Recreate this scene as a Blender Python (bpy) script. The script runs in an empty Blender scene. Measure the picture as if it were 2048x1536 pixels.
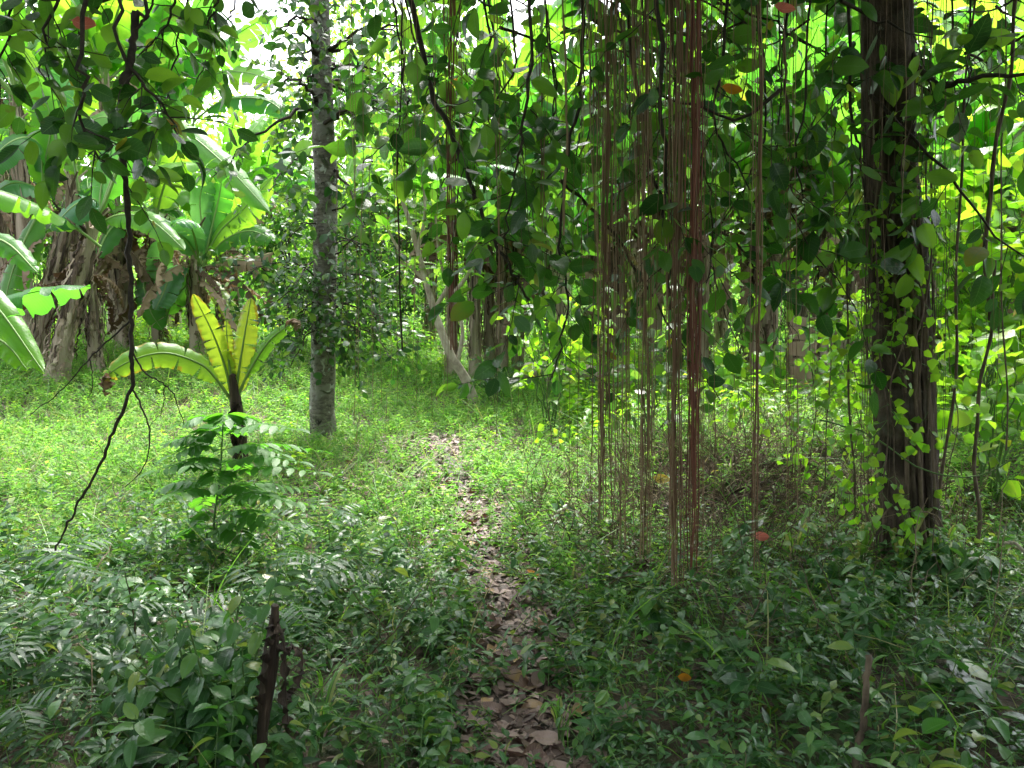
import bpy, math, random
import numpy as np
from mathutils import Vector, Matrix, Euler

R = random.Random(11)
rng = np.random.default_rng(11)
PI = math.pi
F = 1540.0
P = math.radians(-4.75)
CAM = Vector((0, 0, 1.5))
scene = bpy.context.scene
COL = scene.collection


def at(px, py, Y):
    """point at depth Y that the photograph shows at pixel (px, py) of 2048 x 1536"""
    x, u = (px - 1024) / F, (768 - py) / F
    wy = math.cos(P) - u * math.sin(P)
    wz = u * math.cos(P) + math.sin(P)
    s = Y / wy
    return Vector((x * s, Y, CAM.z + wz * s))


def sstep(a, b, v):
    t = min(1.0, max(0.0, (v - a) / (b - a)))
    return t * t * (3 - 2 * t)


def gz(x, y):
    t = max(0.0, y - 5.0)
    z = 0.06 * min(t, 9) + 0.10 * max(0.0, y - 14)
    z += 0.52 * sstep(-0.5, -4.0, x) * sstep(8.5, 13.0, y)
    z += 0.38 * sstep(0.5, 1.6, x) * sstep(4.9, 6.2, y) * sstep(8.5, 6.9, y)
    z += 0.06 * sstep(-0.2, -1.4, x) * sstep(7, 2, y)
    z += 0.05 * sstep(0.5, 1.5, x) * sstep(7, 2, y)
    z += 0.03 * math.sin(x * 1.7 + 0.5) * math.cos(y * 1.3) + 0.018 * math.sin(x * 4.1 + y * 2.3)
    if y > 60: z -= 0.10 * (y - 60)
    return z


def gzv(X, Y):
    def ss(a, b, v):
        t = np.clip((v - a) / (b - a), 0, 1)
        return t * t * (3 - 2 * t)
    t = np.maximum(0, Y - 5)
    z = 0.06 * np.minimum(t, 9) + 0.10 * np.maximum(0, Y - 14)
    z = z + 0.52 * ss(-0.5, -4.0, X) * ss(8.5, 13.0, Y)
    z = z + 0.38 * ss(0.5, 1.6, X) * ss(4.9, 6.2, Y) * ss(8.5, 6.9, Y)
    z = z + 0.06 * ss(-0.2, -1.4, X) * ss(7, 2, Y)
    z = z + 0.05 * ss(0.5, 1.5, X) * ss(7, 2, Y)
    z = z + 0.03 * np.sin(X * 1.7 + 0.5) * np.cos(Y * 1.3) + 0.018 * np.sin(X * 4.1 + Y * 2.3)
    z = z - 0.10 * np.maximum(0, Y - 60)
    return z


def gat(px, py):
    """where the ray through a pixel meets the ground"""
    Y = 1.4
    while Y < 45:
        p = at(px, py, Y)
        if p.z <= gz(p.x, Y):
            break
        Y += 0.03
    return Vector((p.x, p.y, gz(p.x, p.y)))


# ------------------------------------------------------------------ mesh builder
class MB:
    def __init__(s):
        s.v, s.l, s.t, s.m, s.u, s.n = [], [], [], [], [], 0

    def add(s, v, f, mat=0, uv=None):
        v = np.asarray(v, float).reshape(-1, 3)
        f = np.asarray(f, int)
        s.v.append(v)
        s.l.append((f + s.n).ravel())
        s.t.append(np.full(len(f), f.shape[1]))
        s.m.append(np.full(len(f), mat) if np.isscalar(mat) else np.asarray(mat))
        if uv is None:
            uv = np.zeros((len(v), 2))
        s.u.append(np.asarray(uv)[f.ravel()])
        s.n += len(v)

    def mesh(s, name, mats, smooth=True):
        me = bpy.data.meshes.new(name)
        v = np.concatenate(s.v); l = np.concatenate(s.l); t = np.concatenate(s.t)
        me.vertices.add(len(v)); me.vertices.foreach_set('co', v.astype(np.float32).ravel())
        me.loops.add(len(l)); me.loops.foreach_set('vertex_index', l.astype(np.int32))
        me.polygons.add(len(t))
        st = np.concatenate([[0], np.cumsum(t)[:-1]])
        me.polygons.foreach_set('loop_start', st.astype(np.int32))
        me.polygons.foreach_set('loop_total', t.astype(np.int32))
        me.polygons.foreach_set('material_index', np.concatenate(s.m).astype(np.int32))
        me.polygons.foreach_set('use_smooth', np.full(len(t), smooth))
        uvl = me.uv_layers.new(name='UVMap')
        uvl.data.foreach_set('uv', np.concatenate(s.u).astype(np.float32).ravel())
        for m in (mats if isinstance(mats, (list, tuple)) else [mats]):
            me.materials.append(m)
        me.update(calc_edges=True)
        return me


def link(name, data, parent=None, loc=None, rot=None, scl=None):
    o = bpy.data.objects.new(name, data)
    COL.objects.link(o)
    if parent is not None:
        o.parent = parent
    if loc is not None: o.location = loc
    if rot is not None: o.rotation_euler = rot
    if scl is not None: o.scale = (scl,) * 3 if np.isscalar(scl) else scl
    return o


def tag(o, label=None, cat=None, group=None, kind=None):
    if label: o['label'] = label
    if cat: o['category'] = cat
    if group: o['group'] = group
    if kind: o['kind'] = kind
    return o


def empty(name, loc, label, cat, group=None):
    o = link(name, None, loc=loc)
    o.empty_display_size = 0.1
    return tag(o, label, cat, group)


def child(mb, name, mats, root, smooth=True):
    """world-space mesh made a part of an unrotated root"""
    base = Vector((0, 0, 0)); r = root
    while r is not None:
        base += r.location; r = r.parent
    o = link(name, mb.mesh(name, mats, smooth), root)
    me = o.data
    me.transform(Matrix.Translation(-base))
    return o


def spline(pts, n):
    """Catmull-Rom through control points"""
    p = [Vector(q) for q in pts]
    if len(p) == 2:
        return [p[0].lerp(p[1], i / n) for i in range(n + 1)]
    p = [p[0] * 2 - p[1]] + p + [p[-1] * 2 - p[-2]]
    m = len(p) - 3
    out = []
    for i in range(n + 1):
        t = i / n * m
        k = min(int(t), m - 1); t -= k
        a, b, c, d = p[k:k + 4]
        out.append(0.5 * ((2 * b) + (c - a) * t + (2 * a - 5 * b + 4 * c - d) * t * t + (3 * b - a - 3 * c + d) * t ** 3))
    return out


def tube(mb, pts, r0, r1=None, sides=6, mat=0, rf=None, cap=True, power=1.0):
    pts = np.array([tuple(p) for p in pts])
    n = len(pts)
    r1 = r0 if r1 is None else r1
    tn = np.gradient(pts, axis=0)
    tn /= np.linalg.norm(tn, axis=1)[:, None] + 1e-9
    ref = np.array([1.0, 0, 0]) if abs(tn[0][0]) < 0.8 else np.array([0, 1.0, 0])
    A = np.cross(tn[0], ref); A /= np.linalg.norm(A)
    V = []
    th = np.arange(sides) / sides * 2 * PI
    for i in range(n):
        A = A - tn[i] * A.dot(tn[i]); A /= np.linalg.norm(A) + 1e-9
        B = np.cross(tn[i], A)
        s = i / (n - 1)
        r = r0 + (r1 - r0) * s ** power
        rr = np.full(sides, r) if rf is None else r * rf(th, s)
        V.append(pts[i] + rr[:, None] * (np.cos(th)[:, None] * A + np.sin(th)[:, None] * B))
    V = np.concatenate(V)
    i = np.arange(n - 1)[:, None] * sides; j = np.arange(sides)[None]; k = (j + 1) % sides
    f = np.stack([i + j, i + k, i + sides + k, i + sides + j], -1).reshape(-1, 4)
    uv = np.stack([np.tile(th / 2 / PI, n), np.repeat(np.arange(n) / n, sides)], -1)
    mb.add(V, f, mat, uv)
    if cap and sides > 3:
        c = pts[-1] + tn[-1] * r1 * 0.5
        vv = np.vstack([V[-sides:], c])
        mb.add(vv, [[a, (a + 1) % sides, sides] for a in range(sides)], mat)


def leaf_tpl(n=5, w=0.5, fold=0.2, curl=0.2, kind='ovate', petiole=0.0):
    """leaf of length 1 along +X, lying in XY"""
    s = np.linspace(0, 1, n + 1)
    if kind == 'ovate': pr = np.sin(PI * s ** 0.9) ** 0.68
    elif kind == 'lance': pr = np.sin(PI * s ** 0.7) ** 1.1
    elif kind == 'heart': pr = np.sin(PI * np.clip(s, 0, 1) ** 0.55) ** 0.75; 
    elif kind == 'strap': pr = np.clip(np.minimum(s * 8, (1 - s) * 3), 0, 1) ** 0.7
    pr = pr * w / 2
    pr[0] = max(pr[0], 0.012); pr[-1] = 0.004
    z = -curl * s ** 2
    x = petiole + s * (1 - petiole)
    mid = np.stack([x, 0 * s, z], -1)
    lf = np.stack([x - (0.05 if kind == 'heart' else 0) * (1 - s), pr, z + fold * pr], -1)
    rt = lf * [1, -1, 1]
    V = np.concatenate([mid, lf, rt]); m = n + 1
    f = []
    for i in range(n):
        f.append([i, i + 1, m + i + 1, m + i]); f.append([i + 1, i, 2 * m + i, 2 * m + i + 1])
    uv = np.concatenate([np.stack([s, 0 * s + .5], -1), np.stack([s, 0 * s + 1], -1), np.stack([s, 0 * s], -1)])
    f = np.array(f)
    if petiole > 0:
        k = len(V)
        V = np.vstack([V, [[0, 0.012, 0], [0, -0.012, 0], [petiole + .02, 0.008, 0], [petiole + .02, -0.008, 0]]])
        f = np.vstack([f, [[k, k + 1, k + 3, k + 2]]])
        uv = np.vstack([uv, [[0, .5]] * 4])
    return V, f, uv


def scatter(mb, tpl, T, M, mat=0):
    """T (n,3) positions, M (n,3,3) bases as columns"""
    V, f, uv = tpl
    T = np.asarray(T); M = np.asarray(M); n = len(T)
    if n == 0: return
    W = np.einsum('nij,vj->nvi', M, V) + T[:, None, :]
    ff = (f[None] + (np.arange(n) * len(V))[:, None, None]).reshape(-1, f.shape[1])
    mb.add(W.reshape(-1, 3), ff, mat, np.tile(uv, (n, 1)))


def bases(D, N, L, Wd=None):
    D = np.asarray(D, float); N = np.asarray(N, float); L = np.asarray(L, float)
    D = D / (np.linalg.norm(D, axis=1)[:, None] + 1e-9)
    S = np.cross(N, D); S /= np.linalg.norm(S, axis=1)[:, None] + 1e-9
    U = np.cross(D, S)
    Wd = L if Wd is None else Wd
    return np.stack([D * L[:, None], S * np.asarray(Wd)[:, None], U * L[:, None]], -1)


class LV:
    """a list of leaves to be laid out together"""
    def __init__(s): s.p, s.d, s.n, s.l = [], [], [], []
    def add(s, p, d, n, l): s.p.append(tuple(p)); s.d.append(tuple(d)); s.n.append(tuple(n)); s.l.append(l)
    def build(s, mb, tpls, mat=0):
        if not s.p: return
        p, d, n, l = map(np.array, (s.p, s.d, s.n, s.l))
        k = rng.integers(0, len(tpls), len(p))
        B = bases(d, n, l)
        for i, t in enumerate(tpls):
            q = k == i
            scatter(mb, t, p[q], B[q], mat)


def rv(s=1.0):
    return Vector((R.gauss(0, s), R.gauss(0, s), R.gauss(0, s)))


# ------------------------------------------------------------------ materials
def nodes(name):
    m = bpy.data.materials.new(name); m.use_nodes = True
    nt = m.node_tree; nt.nodes.clear()
    return m, nt, nt.nodes, nt.links


def ramp(N, L, src, stops):
    r = N.new('ShaderNodeValToRGB')
    e = r.color_ramp.elements
    e[0].position, e[0].color = stops[0][0], (*stops[0][1], 1)
    e[1].position, e[1].color = stops[-1][0], (*stops[-1][1], 1)
    for p, c in stops[1:-1]:
        x = e.new(p); x.color = (*c, 1)
    L.new(src, r.inputs[0])
    return r.outputs[0]


def mixc(N, L, fac, a, b, mode='MIX'):
    m = N.new('ShaderNodeMix'); m.data_type = 'RGBA'; m.blend_type = mode
    for s, v in ((0, fac), (6, a), (7, b)):
        if isinstance(v, (int, float)): m.inputs[s].default_value = v
        elif isinstance(v, tuple): m.inputs[s].default_value = (*v, 1)
        else: L.new(v, m.inputs[s])
    return m.outputs[2]


def math_(N, L, op, a, b=None, clamp=False):
    m = N.new('ShaderNodeMath'); m.operation = op; m.use_clamp = clamp
    for i, v in enumerate((a, b)):
        if v is None: continue
        if isinstance(v, (int, float)): m.inputs[i].default_value = v
        else: L.new(v, m.inputs[i])
    return m.outputs[0]


def noise(N, L, scale, detail=4, vec=None, dist=0.0, rough=.55):
    n = N.new('ShaderNodeTexNoise'); n.inputs['Scale'].default_value = scale
    n.inputs['Detail'].default_value = detail; n.inputs['Distortion'].default_value = dist
    n.inputs['Roughness'].default_value = rough
    if vec is not None: L.new(vec, n.inputs['Vector'])
    return n.outputs['Fac']


def coords(N, L, scale=(1, 1, 1), kind='Object'):
    c = N.new('ShaderNodeTexCoord'); m = N.new('ShaderNodeMapping')
    m.inputs['Scale'].default_value = scale
    L.new(c.outputs[kind], m.inputs['Vector'])
    return m.outputs[0]


def leaf_mat(name, stops, tstops, mixf=0.45, rough=0.4, per='island', vein=None, edge=None, spots=0.0, spec=0.5):
    """stops: reflected colours by random value; tstops: colours of the light let through"""
    m, nt, N, L = nodes(name)
    if per == 'island':
        rnd = N.new('ShaderNodeNewGeometry').outputs['Random Per Island']
    else:
        rnd = N.new('ShaderNodeObjectInfo').outputs['Random']
    co = coords(N, L)
    nz = noise(N, L, 3.0, 3, co)
    f = math_(N, L, 'ADD', rnd, math_(N, L, 'MULTIPLY', math_(N, L, 'SUBTRACT', nz, 0.5), 0.12 if per == 'island' else .5), True)
    c = ramp(N, L, f, stops); t = ramp(N, L, f, tstops)
    if vein or edge:
        uvn = N.new('ShaderNodeUVMap'); sep = N.new('ShaderNodeSeparateXYZ'); L.new(uvn.outputs[0], sep.inputs[0])
        d = math_(N, L, 'ABSOLUTE', math_(N, L, 'SUBTRACT', sep.outputs[1], 0.5))
    if vein:
        rib = math_(N, L, 'LESS_THAN', d, vein[0])
        w = N.new('ShaderNodeTexWave'); w.wave_profile = 'SAW'; w.inputs['Scale'].default_value = vein[1]
        w.inputs['Distortion'].default_value = 0.0
        cmb = N.new('ShaderNodeCombineXYZ')
        L.new(math_(N, L, 'SUBTRACT', sep.outputs[0], math_(N, L, 'MULTIPLY', d, vein[2])), cmb.inputs[0])
        L.new(cmb.outputs[0], w.inputs['Vector'])
        vn = math_(N, L, 'GREATER_THAN', w.outputs['Fac'], 0.86)
        vn = math_(N, L, 'MULTIPLY', vn, 0.35)
        k = math_(N, L, 'MAXIMUM', math_(N, L, 'MULTIPLY', rib, 0.8), vn)
        c = mixc(N, L, k, c, vein[3]); t = mixc(N, L, math_(N, L, 'MULTIPLY', k, .6), t, tuple(x * 1.2 for x in vein[3]))
    if edge:
        nn = noise(N, L, edge[0], 5, co)
        e = math_(N, L, 'ADD', math_(N, L, 'MULTIPLY', d, 2.0), math_(N, L, 'MULTIPLY', math_(N, L, 'SUBTRACT', nn, .5), 1.6))
        e = math_(N, L, 'ADD', e, math_(N, L, 'MULTIPLY', math_(N, L, 'POWER', sep.outputs[0], 6.0), edge[2]))
        k1 = ramp(N, L, e, [(edge[1] - .12, (0, 0, 0)), (edge[1], (1, 1, 1))])
        k2 = ramp(N, L, e, [(edge[1] + .02, (0, 0, 0)), (edge[1] + .12, (1, 1, 1))])
        c = mixc(N, L, k1, c, (.30, .22, .02)); t = mixc(N, L, k1, t, (.42, .36, .03))
        c = mixc(N, L, k2, c, (.13, .05, .02)); t = mixc(N, L, k2, t, (.12, .04, .01))
    if spots:
        sp = noise(N, L, 14, 3, co)
        k = ramp(N, L, sp, [(.66, (0, 0, 0)), (.72, (1, 1, 1))])
        k = math_(N, L, 'MULTIPLY', k, spots)
        c = mixc(N, L, k, c, (.12, .09, .03)); t = mixc(N, L, k, t, (.10, .07, .02))
    p = N.new('ShaderNodeBsdfPrincipled'); L.new(c, p.inputs['Base Color'])
    p.inputs['Roughness'].default_value = rough
    p.inputs['Specular IOR Level'].default_value = spec
    bp = N.new('ShaderNodeBump'); bp.inputs['Strength'].default_value = 0.35; bp.inputs['Distance'].default_value = 0.01
    L.new(noise(N, L, 45, 2, co), bp.inputs['Height']); L.new(bp.outputs[0], p.inputs['Normal'])
    tr = N.new('ShaderNodeBsdfTranslucent'); L.new(t, tr.inputs['Color'])
    mx = N.new('ShaderNodeMixShader'); mx.inputs[0].default_value = mixf
    L.new(p.outputs[0], mx.inputs[1]); L.new(tr.outputs[0], mx.inputs[2])
    o = N.new('ShaderNodeOutputMaterial'); L.new(mx.outputs[0], o.inputs[0])
    return m


def solid_mat(name, stops, scale=(1, 1, 1), nscale=6, rough=0.8, bump=0.5, bdist=0.01, detail=8, patches=None, dist=0.3, rnd=None, spec=.3):
    m, nt, N, L = nodes(name)
    co = coords(N, L, scale)
    f = noise(N, L, nscale, detail, co, dist, .62)
    if rnd:
        r = N.new('ShaderNodeObjectInfo').outputs['Random'] if rnd == 'object' else N.new('ShaderNodeNewGeometry').outputs['Random Per Island']
        f2 = math_(N, L, 'ADD', math_(N, L, 'MULTIPLY', f, .5), math_(N, L, 'MULTIPLY', r, .55), True)
    else: f2 = f
    c = ramp(N, L, f2, stops)
    if patches:
        for sc, lo, hi, col in patches:
            k = ramp(N, L, noise(N, L, sc, 5, coords(N, L, (1, 1, .8)), .6), [(lo, (0, 0, 0)), (hi, (1, 1, 1))])
            c = mixc(N, L, k, c, col)
    p = N.new('ShaderNodeBsdfPrincipled'); L.new(c, p.inputs['Base Color'])
    p.inputs['Roughness'].default_value = rough; p.inputs['Specular IOR Level'].default_value = spec
    bp = N.new('ShaderNodeBump'); bp.inputs['Strength'].default_value = bump; bp.inputs['Distance'].default_value = bdist
    L.new(f, bp.inputs['Height']); L.new(bp.outputs[0], p.inputs['Normal'])
    o = N.new('ShaderNodeOutputMaterial'); L.new(p.outputs[0], o.inputs[0])
    return m


G = lambda r, g, b: (r, g, b)
M = {}
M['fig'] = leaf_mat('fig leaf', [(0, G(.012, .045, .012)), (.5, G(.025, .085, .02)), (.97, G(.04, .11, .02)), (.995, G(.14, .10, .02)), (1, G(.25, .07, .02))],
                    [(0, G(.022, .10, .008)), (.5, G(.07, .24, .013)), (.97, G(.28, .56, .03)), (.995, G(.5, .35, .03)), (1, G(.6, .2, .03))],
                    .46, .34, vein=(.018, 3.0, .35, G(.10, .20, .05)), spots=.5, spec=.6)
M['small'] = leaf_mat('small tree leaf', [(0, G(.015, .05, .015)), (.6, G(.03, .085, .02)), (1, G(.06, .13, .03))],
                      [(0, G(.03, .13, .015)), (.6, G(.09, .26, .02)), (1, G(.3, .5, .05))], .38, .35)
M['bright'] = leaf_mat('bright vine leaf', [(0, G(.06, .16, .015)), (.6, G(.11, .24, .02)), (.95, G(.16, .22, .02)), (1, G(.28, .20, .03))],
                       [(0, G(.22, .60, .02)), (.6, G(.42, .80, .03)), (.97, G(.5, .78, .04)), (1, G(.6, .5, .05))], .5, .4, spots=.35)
M['far'] = leaf_mat('far tree leaf', [(0, G(.04, .12, .02)), (.6, G(.08, .2, .03)), (1, G(.14, .27, .04))],
                    [(0, G(.2, .55, .03)), (.6, G(.42, .78, .06)), (1, G(.6, .86, .1))], .52, .4)
M['banana'] = leaf_mat('banana leaf', [(0, G(.03, .11, .03)), (.5, G(.055, .16, .03)), (1, G(.10, .22, .03))],
                       [(0, G(.09, .38, .025)), (.5, G(.20, .58, .03)), (1, G(.42, .76, .04))], .5, .38, per='object',
                       vein=(.01, 22, .08, G(.16, .30, .07)), edge=(5, 1.6, .55), spec=.35)
M['yellow_banana'] = leaf_mat('yellowing banana leaf', [(0, G(.07, .20, .03)), (1, G(.13, .23, .03))],
                              [(0, G(.34, .64, .03)), (1, G(.58, .72, .04))], .5, .4, per='object',
                              vein=(.012, 22, .08, G(.25, .35, .08)), edge=(7, 1.02, .35))
M['orange_leaf'] = leaf_mat('withered orange leaf', [(0, G(.35, .13, .01)), (1, G(.5, .2, .01))], [(0, G(.8, .30, .01)), (1, G(.9, .45, .02))], .5, .5, per='object', edge=(5, 1.3, .6))
M['rib'] = solid_mat('leaf rib', [(0, G(.12, .22, .05)), (1, G(.22, .34, .10))], nscale=8, rough=.5, bump=.1)
M['dead_leaf'] = leaf_mat('dead banana leaf', [(0, G(.07, .045, .03)), (.5, G(.16, .11, .075)), (1, G(.30, .22, .155))],
                          [(0, G(.14, .07, .03)), (1, G(.3, .18, .09))], .2, .75, per='object', vein=(.02, 16, .05, G(.28, .2, .13)), spec=.2)
M['stem'] = solid_mat('banana stem', [(.3, G(.045, .03, .022)), (.45, G(.15, .105, .075)), (.58, G(.27, .2, .145)), (.75, G(.4, .33, .25))], (1, 1, .05), 55, .85, 1, .03, rnd='island')
M['fig_bark'] = solid_mat('fig bark', [(.28, G(.012, .009, .007)), (.48, G(.052, .037, .027)), (.6, G(.09, .066, .048)), (.75, G(.17, .13, .10))], (1, 1, .45), 13, .85, 1, .04, patches=[(2.6, .56, .66, G(.11, .105, .08)), (22, .68, .74, G(.2, .2, .17))])
M['grey_bark'] = solid_mat('lichen bark', [(.3, G(.06, .052, .045)), (.5, G(.15, .135, .115)), (.7, G(.25, .235, .20))], (1, 1, 2.6), 16, .85, 1, .02,
                           patches=[(4.5, .50, .56, G(.22, .215, .19)), (11, .58, .63, G(.40, .41, .38)), (7, .58, .66, G(.05, .06, .03)), (17, .62, .66, G(.03, .028, .024))])
M['pale_bark'] = solid_mat('pale bark', [(.3, G(.20, .16, .12)), (.55, G(.38, .33, .26)), (.8, G(.5, .46, .38))], (1, 1, .6), 14, .8, .5, .008)
M['twig'] = solid_mat('dark twig', [(.3, G(.012, .010, .008)), (.7, G(.055, .042, .03))], (1, 1, 1), 40, .8, .6, .004)
M['vine'] = solid_mat('liana bark', [(.3, G(.05, .035, .025)), (.7, G(.17, .125, .09))], (1, 1, .4), 30, .85, .6, .004)
M['root'] = solid_mat('aerial root', [(.15, G(.06, .034, .020)), (.5, G(.18, .105, .060)), (.9, G(.36, .26, .165))], (1, 1, .1), 10, .7, .3, .002, rnd='object')
M['red_root'] = solid_mat('red aerial root', [(.2, G(.08, .026, .018)), (.8, G(.22, .085, .052))], (1, 1, .1), 10, .6, .3, .002, rnd='object')
M['green_stem'] = solid_mat('herb stem', [(.3, G(.05, .11, .03)), (.7, G(.12, .2, .06))], nscale=9, rough=.6, bump=.1)
M['dry'] = solid_mat('dry stalks', [(.1, G(.035, .022, .016)), (.5, G(.11, .078, .052)), (.9, G(.30, .24, .16))], nscale=12, rough=.85, bump=.2, rnd='island')
M['fallen'] = leaf_mat('fallen leaf', [(0, G(.10, .045, .03)), (.45, G(.19, .115, .10)), (.85, G(.33, .225, .205)), (1, G(.36, .22, .08))],
                       [(0, G(.12, .05, .02)), (1, G(.25, .12, .06))], .08, .42, per='object', vein=(.02, 3, .35, G(.34, .22, .16)), spots=.6, spec=.6)
M['red_leaf'] = leaf_mat('red leaf', [(0, G(.45, .10, .08)), (1, G(.5, .13, .09))], [(0, G(.7, .15, .1)), (1, G(.8, .2, .12))], .25, .45, per='object', vein=(.02, 3, .35, G(.6, .3, .2)), spots=.5)
M['yellow_leaf'] = leaf_mat('yellow leaf', [(0, G(.42, .30, .05)), (1, G(.5, .36, .06))], [(0, G(.6, .4, .05)), (1, G(.7, .5, .05))], .25, .45, per='object', vein=(.02, 3, .35, G(.6, .5, .2)), spots=.5)
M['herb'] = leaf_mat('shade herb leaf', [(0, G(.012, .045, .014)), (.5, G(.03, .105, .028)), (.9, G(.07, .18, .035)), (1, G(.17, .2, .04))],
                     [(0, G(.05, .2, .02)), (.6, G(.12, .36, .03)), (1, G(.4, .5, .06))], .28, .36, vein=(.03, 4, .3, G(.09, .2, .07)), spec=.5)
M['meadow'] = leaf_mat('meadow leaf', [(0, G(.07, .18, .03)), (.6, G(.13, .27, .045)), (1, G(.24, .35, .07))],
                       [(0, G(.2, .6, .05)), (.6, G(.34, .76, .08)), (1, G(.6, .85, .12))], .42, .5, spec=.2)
M['grass'] = leaf_mat('grass blade', [(0, G(.05, .14, .03)), (.6, G(.09, .21, .045)), (.9, G(.16, .26, .06)), (1, G(.36, .3, .16))],
                      [(0, G(.16, .5, .04)), (.7, G(.34, .66, .06)), (1, G(.5, .45, .15))], .35, .45, spec=.35)
M['litter'] = solid_mat('leaf litter', [(.1, G(.03, .018, .015)), (.5, G(.13, .082, .068)), (.9, G(.34, .24, .205))], nscale=12, rough=.6, bump=.3, rnd='island', spec=.5)
M['dark_dead'] = solid_mat('rotten stalk', [(.3, G(.010, .008, .006)), (.55, G(.05, .033, .023)), (.75, G(.17, .12, .085))], (1, 1, .12), 28, .7, 1, .012)
M['fern'] = leaf_mat('fern leaflet', [(0, G(.018, .055, .02)), (1, G(.035, .10, .03))], [(0, G(.06, .22, .02)), (1, G(.12, .34, .03))], .3, .45, spec=.5)
M['pinnate'] = leaf_mat('pinnate leaflet', [(0, G(.04, .14, .02)), (1, G(.08, .22, .03))], [(0, G(.12, .46, .02)), (1, G(.26, .68, .03))], .42, .5, vein=(.03, 4, .3, G(.12, .25, .06)))


def soil():
    m, nt, N, L = nodes('forest soil')
    co = coords(N, L)
    a = noise(N, L, 2.2, 8, co, .4); b = noise(N, L, 24, 8, co, .5)
    c = ramp(N, L, b, [(.3, G(.022, .015, .011)), (.5, G(.07, .047, .033)), (.7, G(.17, .12, .085))])
    g = ramp(N, L, b, [(.3, G(.02, .045, .012)), (.7, G(.07, .13, .035))])
    k = ramp(N, L, a, [(.48, (0, 0, 0)), (.6, (1, 1, 1))])
    c = mixc(N, L, math_(N, L, 'MULTIPLY', k, .7), c, g)
    p = N.new('ShaderNodeBsdfPrincipled'); L.new(c, p.inputs['Base Color']); p.inputs['Roughness'].default_value = .85
    bp = N.new('ShaderNodeBump'); bp.inputs['Strength'].default_value = 1; bp.inputs['Distance'].default_value = .03
    L.new(b, bp.inputs['Height']); L.new(bp.outputs[0], p.inputs['Normal'])
    o = N.new('ShaderNodeOutputMaterial'); L.new(p.outputs[0], o.inputs[0])
    return m


M['soil'] = soil()
M['path'] = solid_mat('trodden earth', [(.3, G(.016, .011, .009)), (.5, G(.042, .029, .023)), (.7, G(.10, .07, .055))], nscale=18, rough=.5, bump=1, bdist=.03, spec=.5)

# ------------------------------------------------------------------ world, sun, camera
w = bpy.data.worlds.new('World'); scene.world = w; w.use_nodes = True
N, L = w.node_tree.nodes, w.node_tree.links
bg = N['Background']
sky = N.new('ShaderNodeTexSky'); sky.sky_type = 'NISHITA'; sky.sun_disc = False
SUN_EL, SUN_AZ = math.radians(62), math.radians(12)      # high and ahead, a little to the right
sky.sun_elevation = SUN_EL; sky.sun_rotation = SUN_AZ
sky.air_density = 1.0; sky.dust_density = 4.0; sky.ozone_density = 1.0
hs = N.new('ShaderNodeHueSaturation'); hs.inputs['Saturation'].default_value = 0.30
L.new(sky.outputs[0], hs.inputs['Color']); L.new(hs.outputs[0], bg.inputs['Color'])
bg.inputs['Strength'].default_value = 0.15
sl = bpy.data.lights.new('sun', 'SUN'); sl.energy = 1.5; sl.angle = math.radians(14); sl.color = (1, .96, .88)
so = link('sun', sl)
sd = Vector((math.sin(SUN_AZ) * math.cos(SUN_EL), math.cos(SUN_AZ) * math.cos(SUN_EL), math.sin(SUN_EL)))
so.rotation_euler = (-sd).to_track_quat('-Z', 'Y').to_euler()
cd = bpy.data.cameras.new('camera'); cam = link('camera', cd, loc=CAM, rot=(PI / 2 + P, 0, 0))
cd.sensor_width = 36; cd.lens = 36 * F / 2048; cd.clip_end = 1000; cd.clip_start = .05
scene.camera = cam
vs = scene.view_settings
vs.view_transform = 'Standard'; vs.look = 'None'; vs.gamma = 1; vs.exposure = 2.68
scene.cycles.max_bounces = 8; scene.cycles.diffuse_bounces = 4; scene.cycles.transmission_bounces = 6
scene.cycles.use_denoising = True

# ------------------------------------------------------------------ ground
def ground():
    def axis(lo, hi, c0, c1, fine, coarse):
        a = list(np.arange(lo, c0, coarse)) + list(np.arange(c0, c1, fine)) + list(np.arange(c1, hi + .1, coarse))
        return np.array(a)
    xs = axis(-180, 180, -14, 14, .2, 4.0); ys = axis(-60, 400, -4, 24, .2, 4.0)
    X, Y = np.meshgrid(xs, ys)
    Z = gzv(X, Y) + .012 * np.sin(X * 9 + np.sin(Y * 7)) * np.cos(Y * 8)
    V = np.stack([X, Y, Z], -1).reshape(-1, 3)
    nx, ny = len(xs), len(ys)
    i = (np.arange(ny - 1)[:, None] * nx + np.arange(nx - 1)[None]).ravel()
    mb = MB(); mb.add(V, np.stack([i, i + 1, i + nx + 1, i + nx], -1), 0)
    tag(link('ground', mb.mesh('ground', M['soil'])), kind='structure')


ground()
PATH = [gat(*q) for q in [(1045, 1700), (1042, 1536), (1030, 1380), (1020, 1260), (995, 1160), (975, 1090), (940, 1010), (905, 940), (885, 900), (868, 872)]]
PATH = [Vector((.05, -1.0, 0)), Vector((.05, .8, 0))] + PATH
PS = spline(PATH, 90)
PA = np.array([[p.x, p.y] for p in PS])


def pdist(X, Y):
    d = np.full(np.shape(X), 99.0)
    for q in PA:
        d = np.minimum(d, np.hypot(X - q[0], Y - q[1]))
    return d


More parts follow.
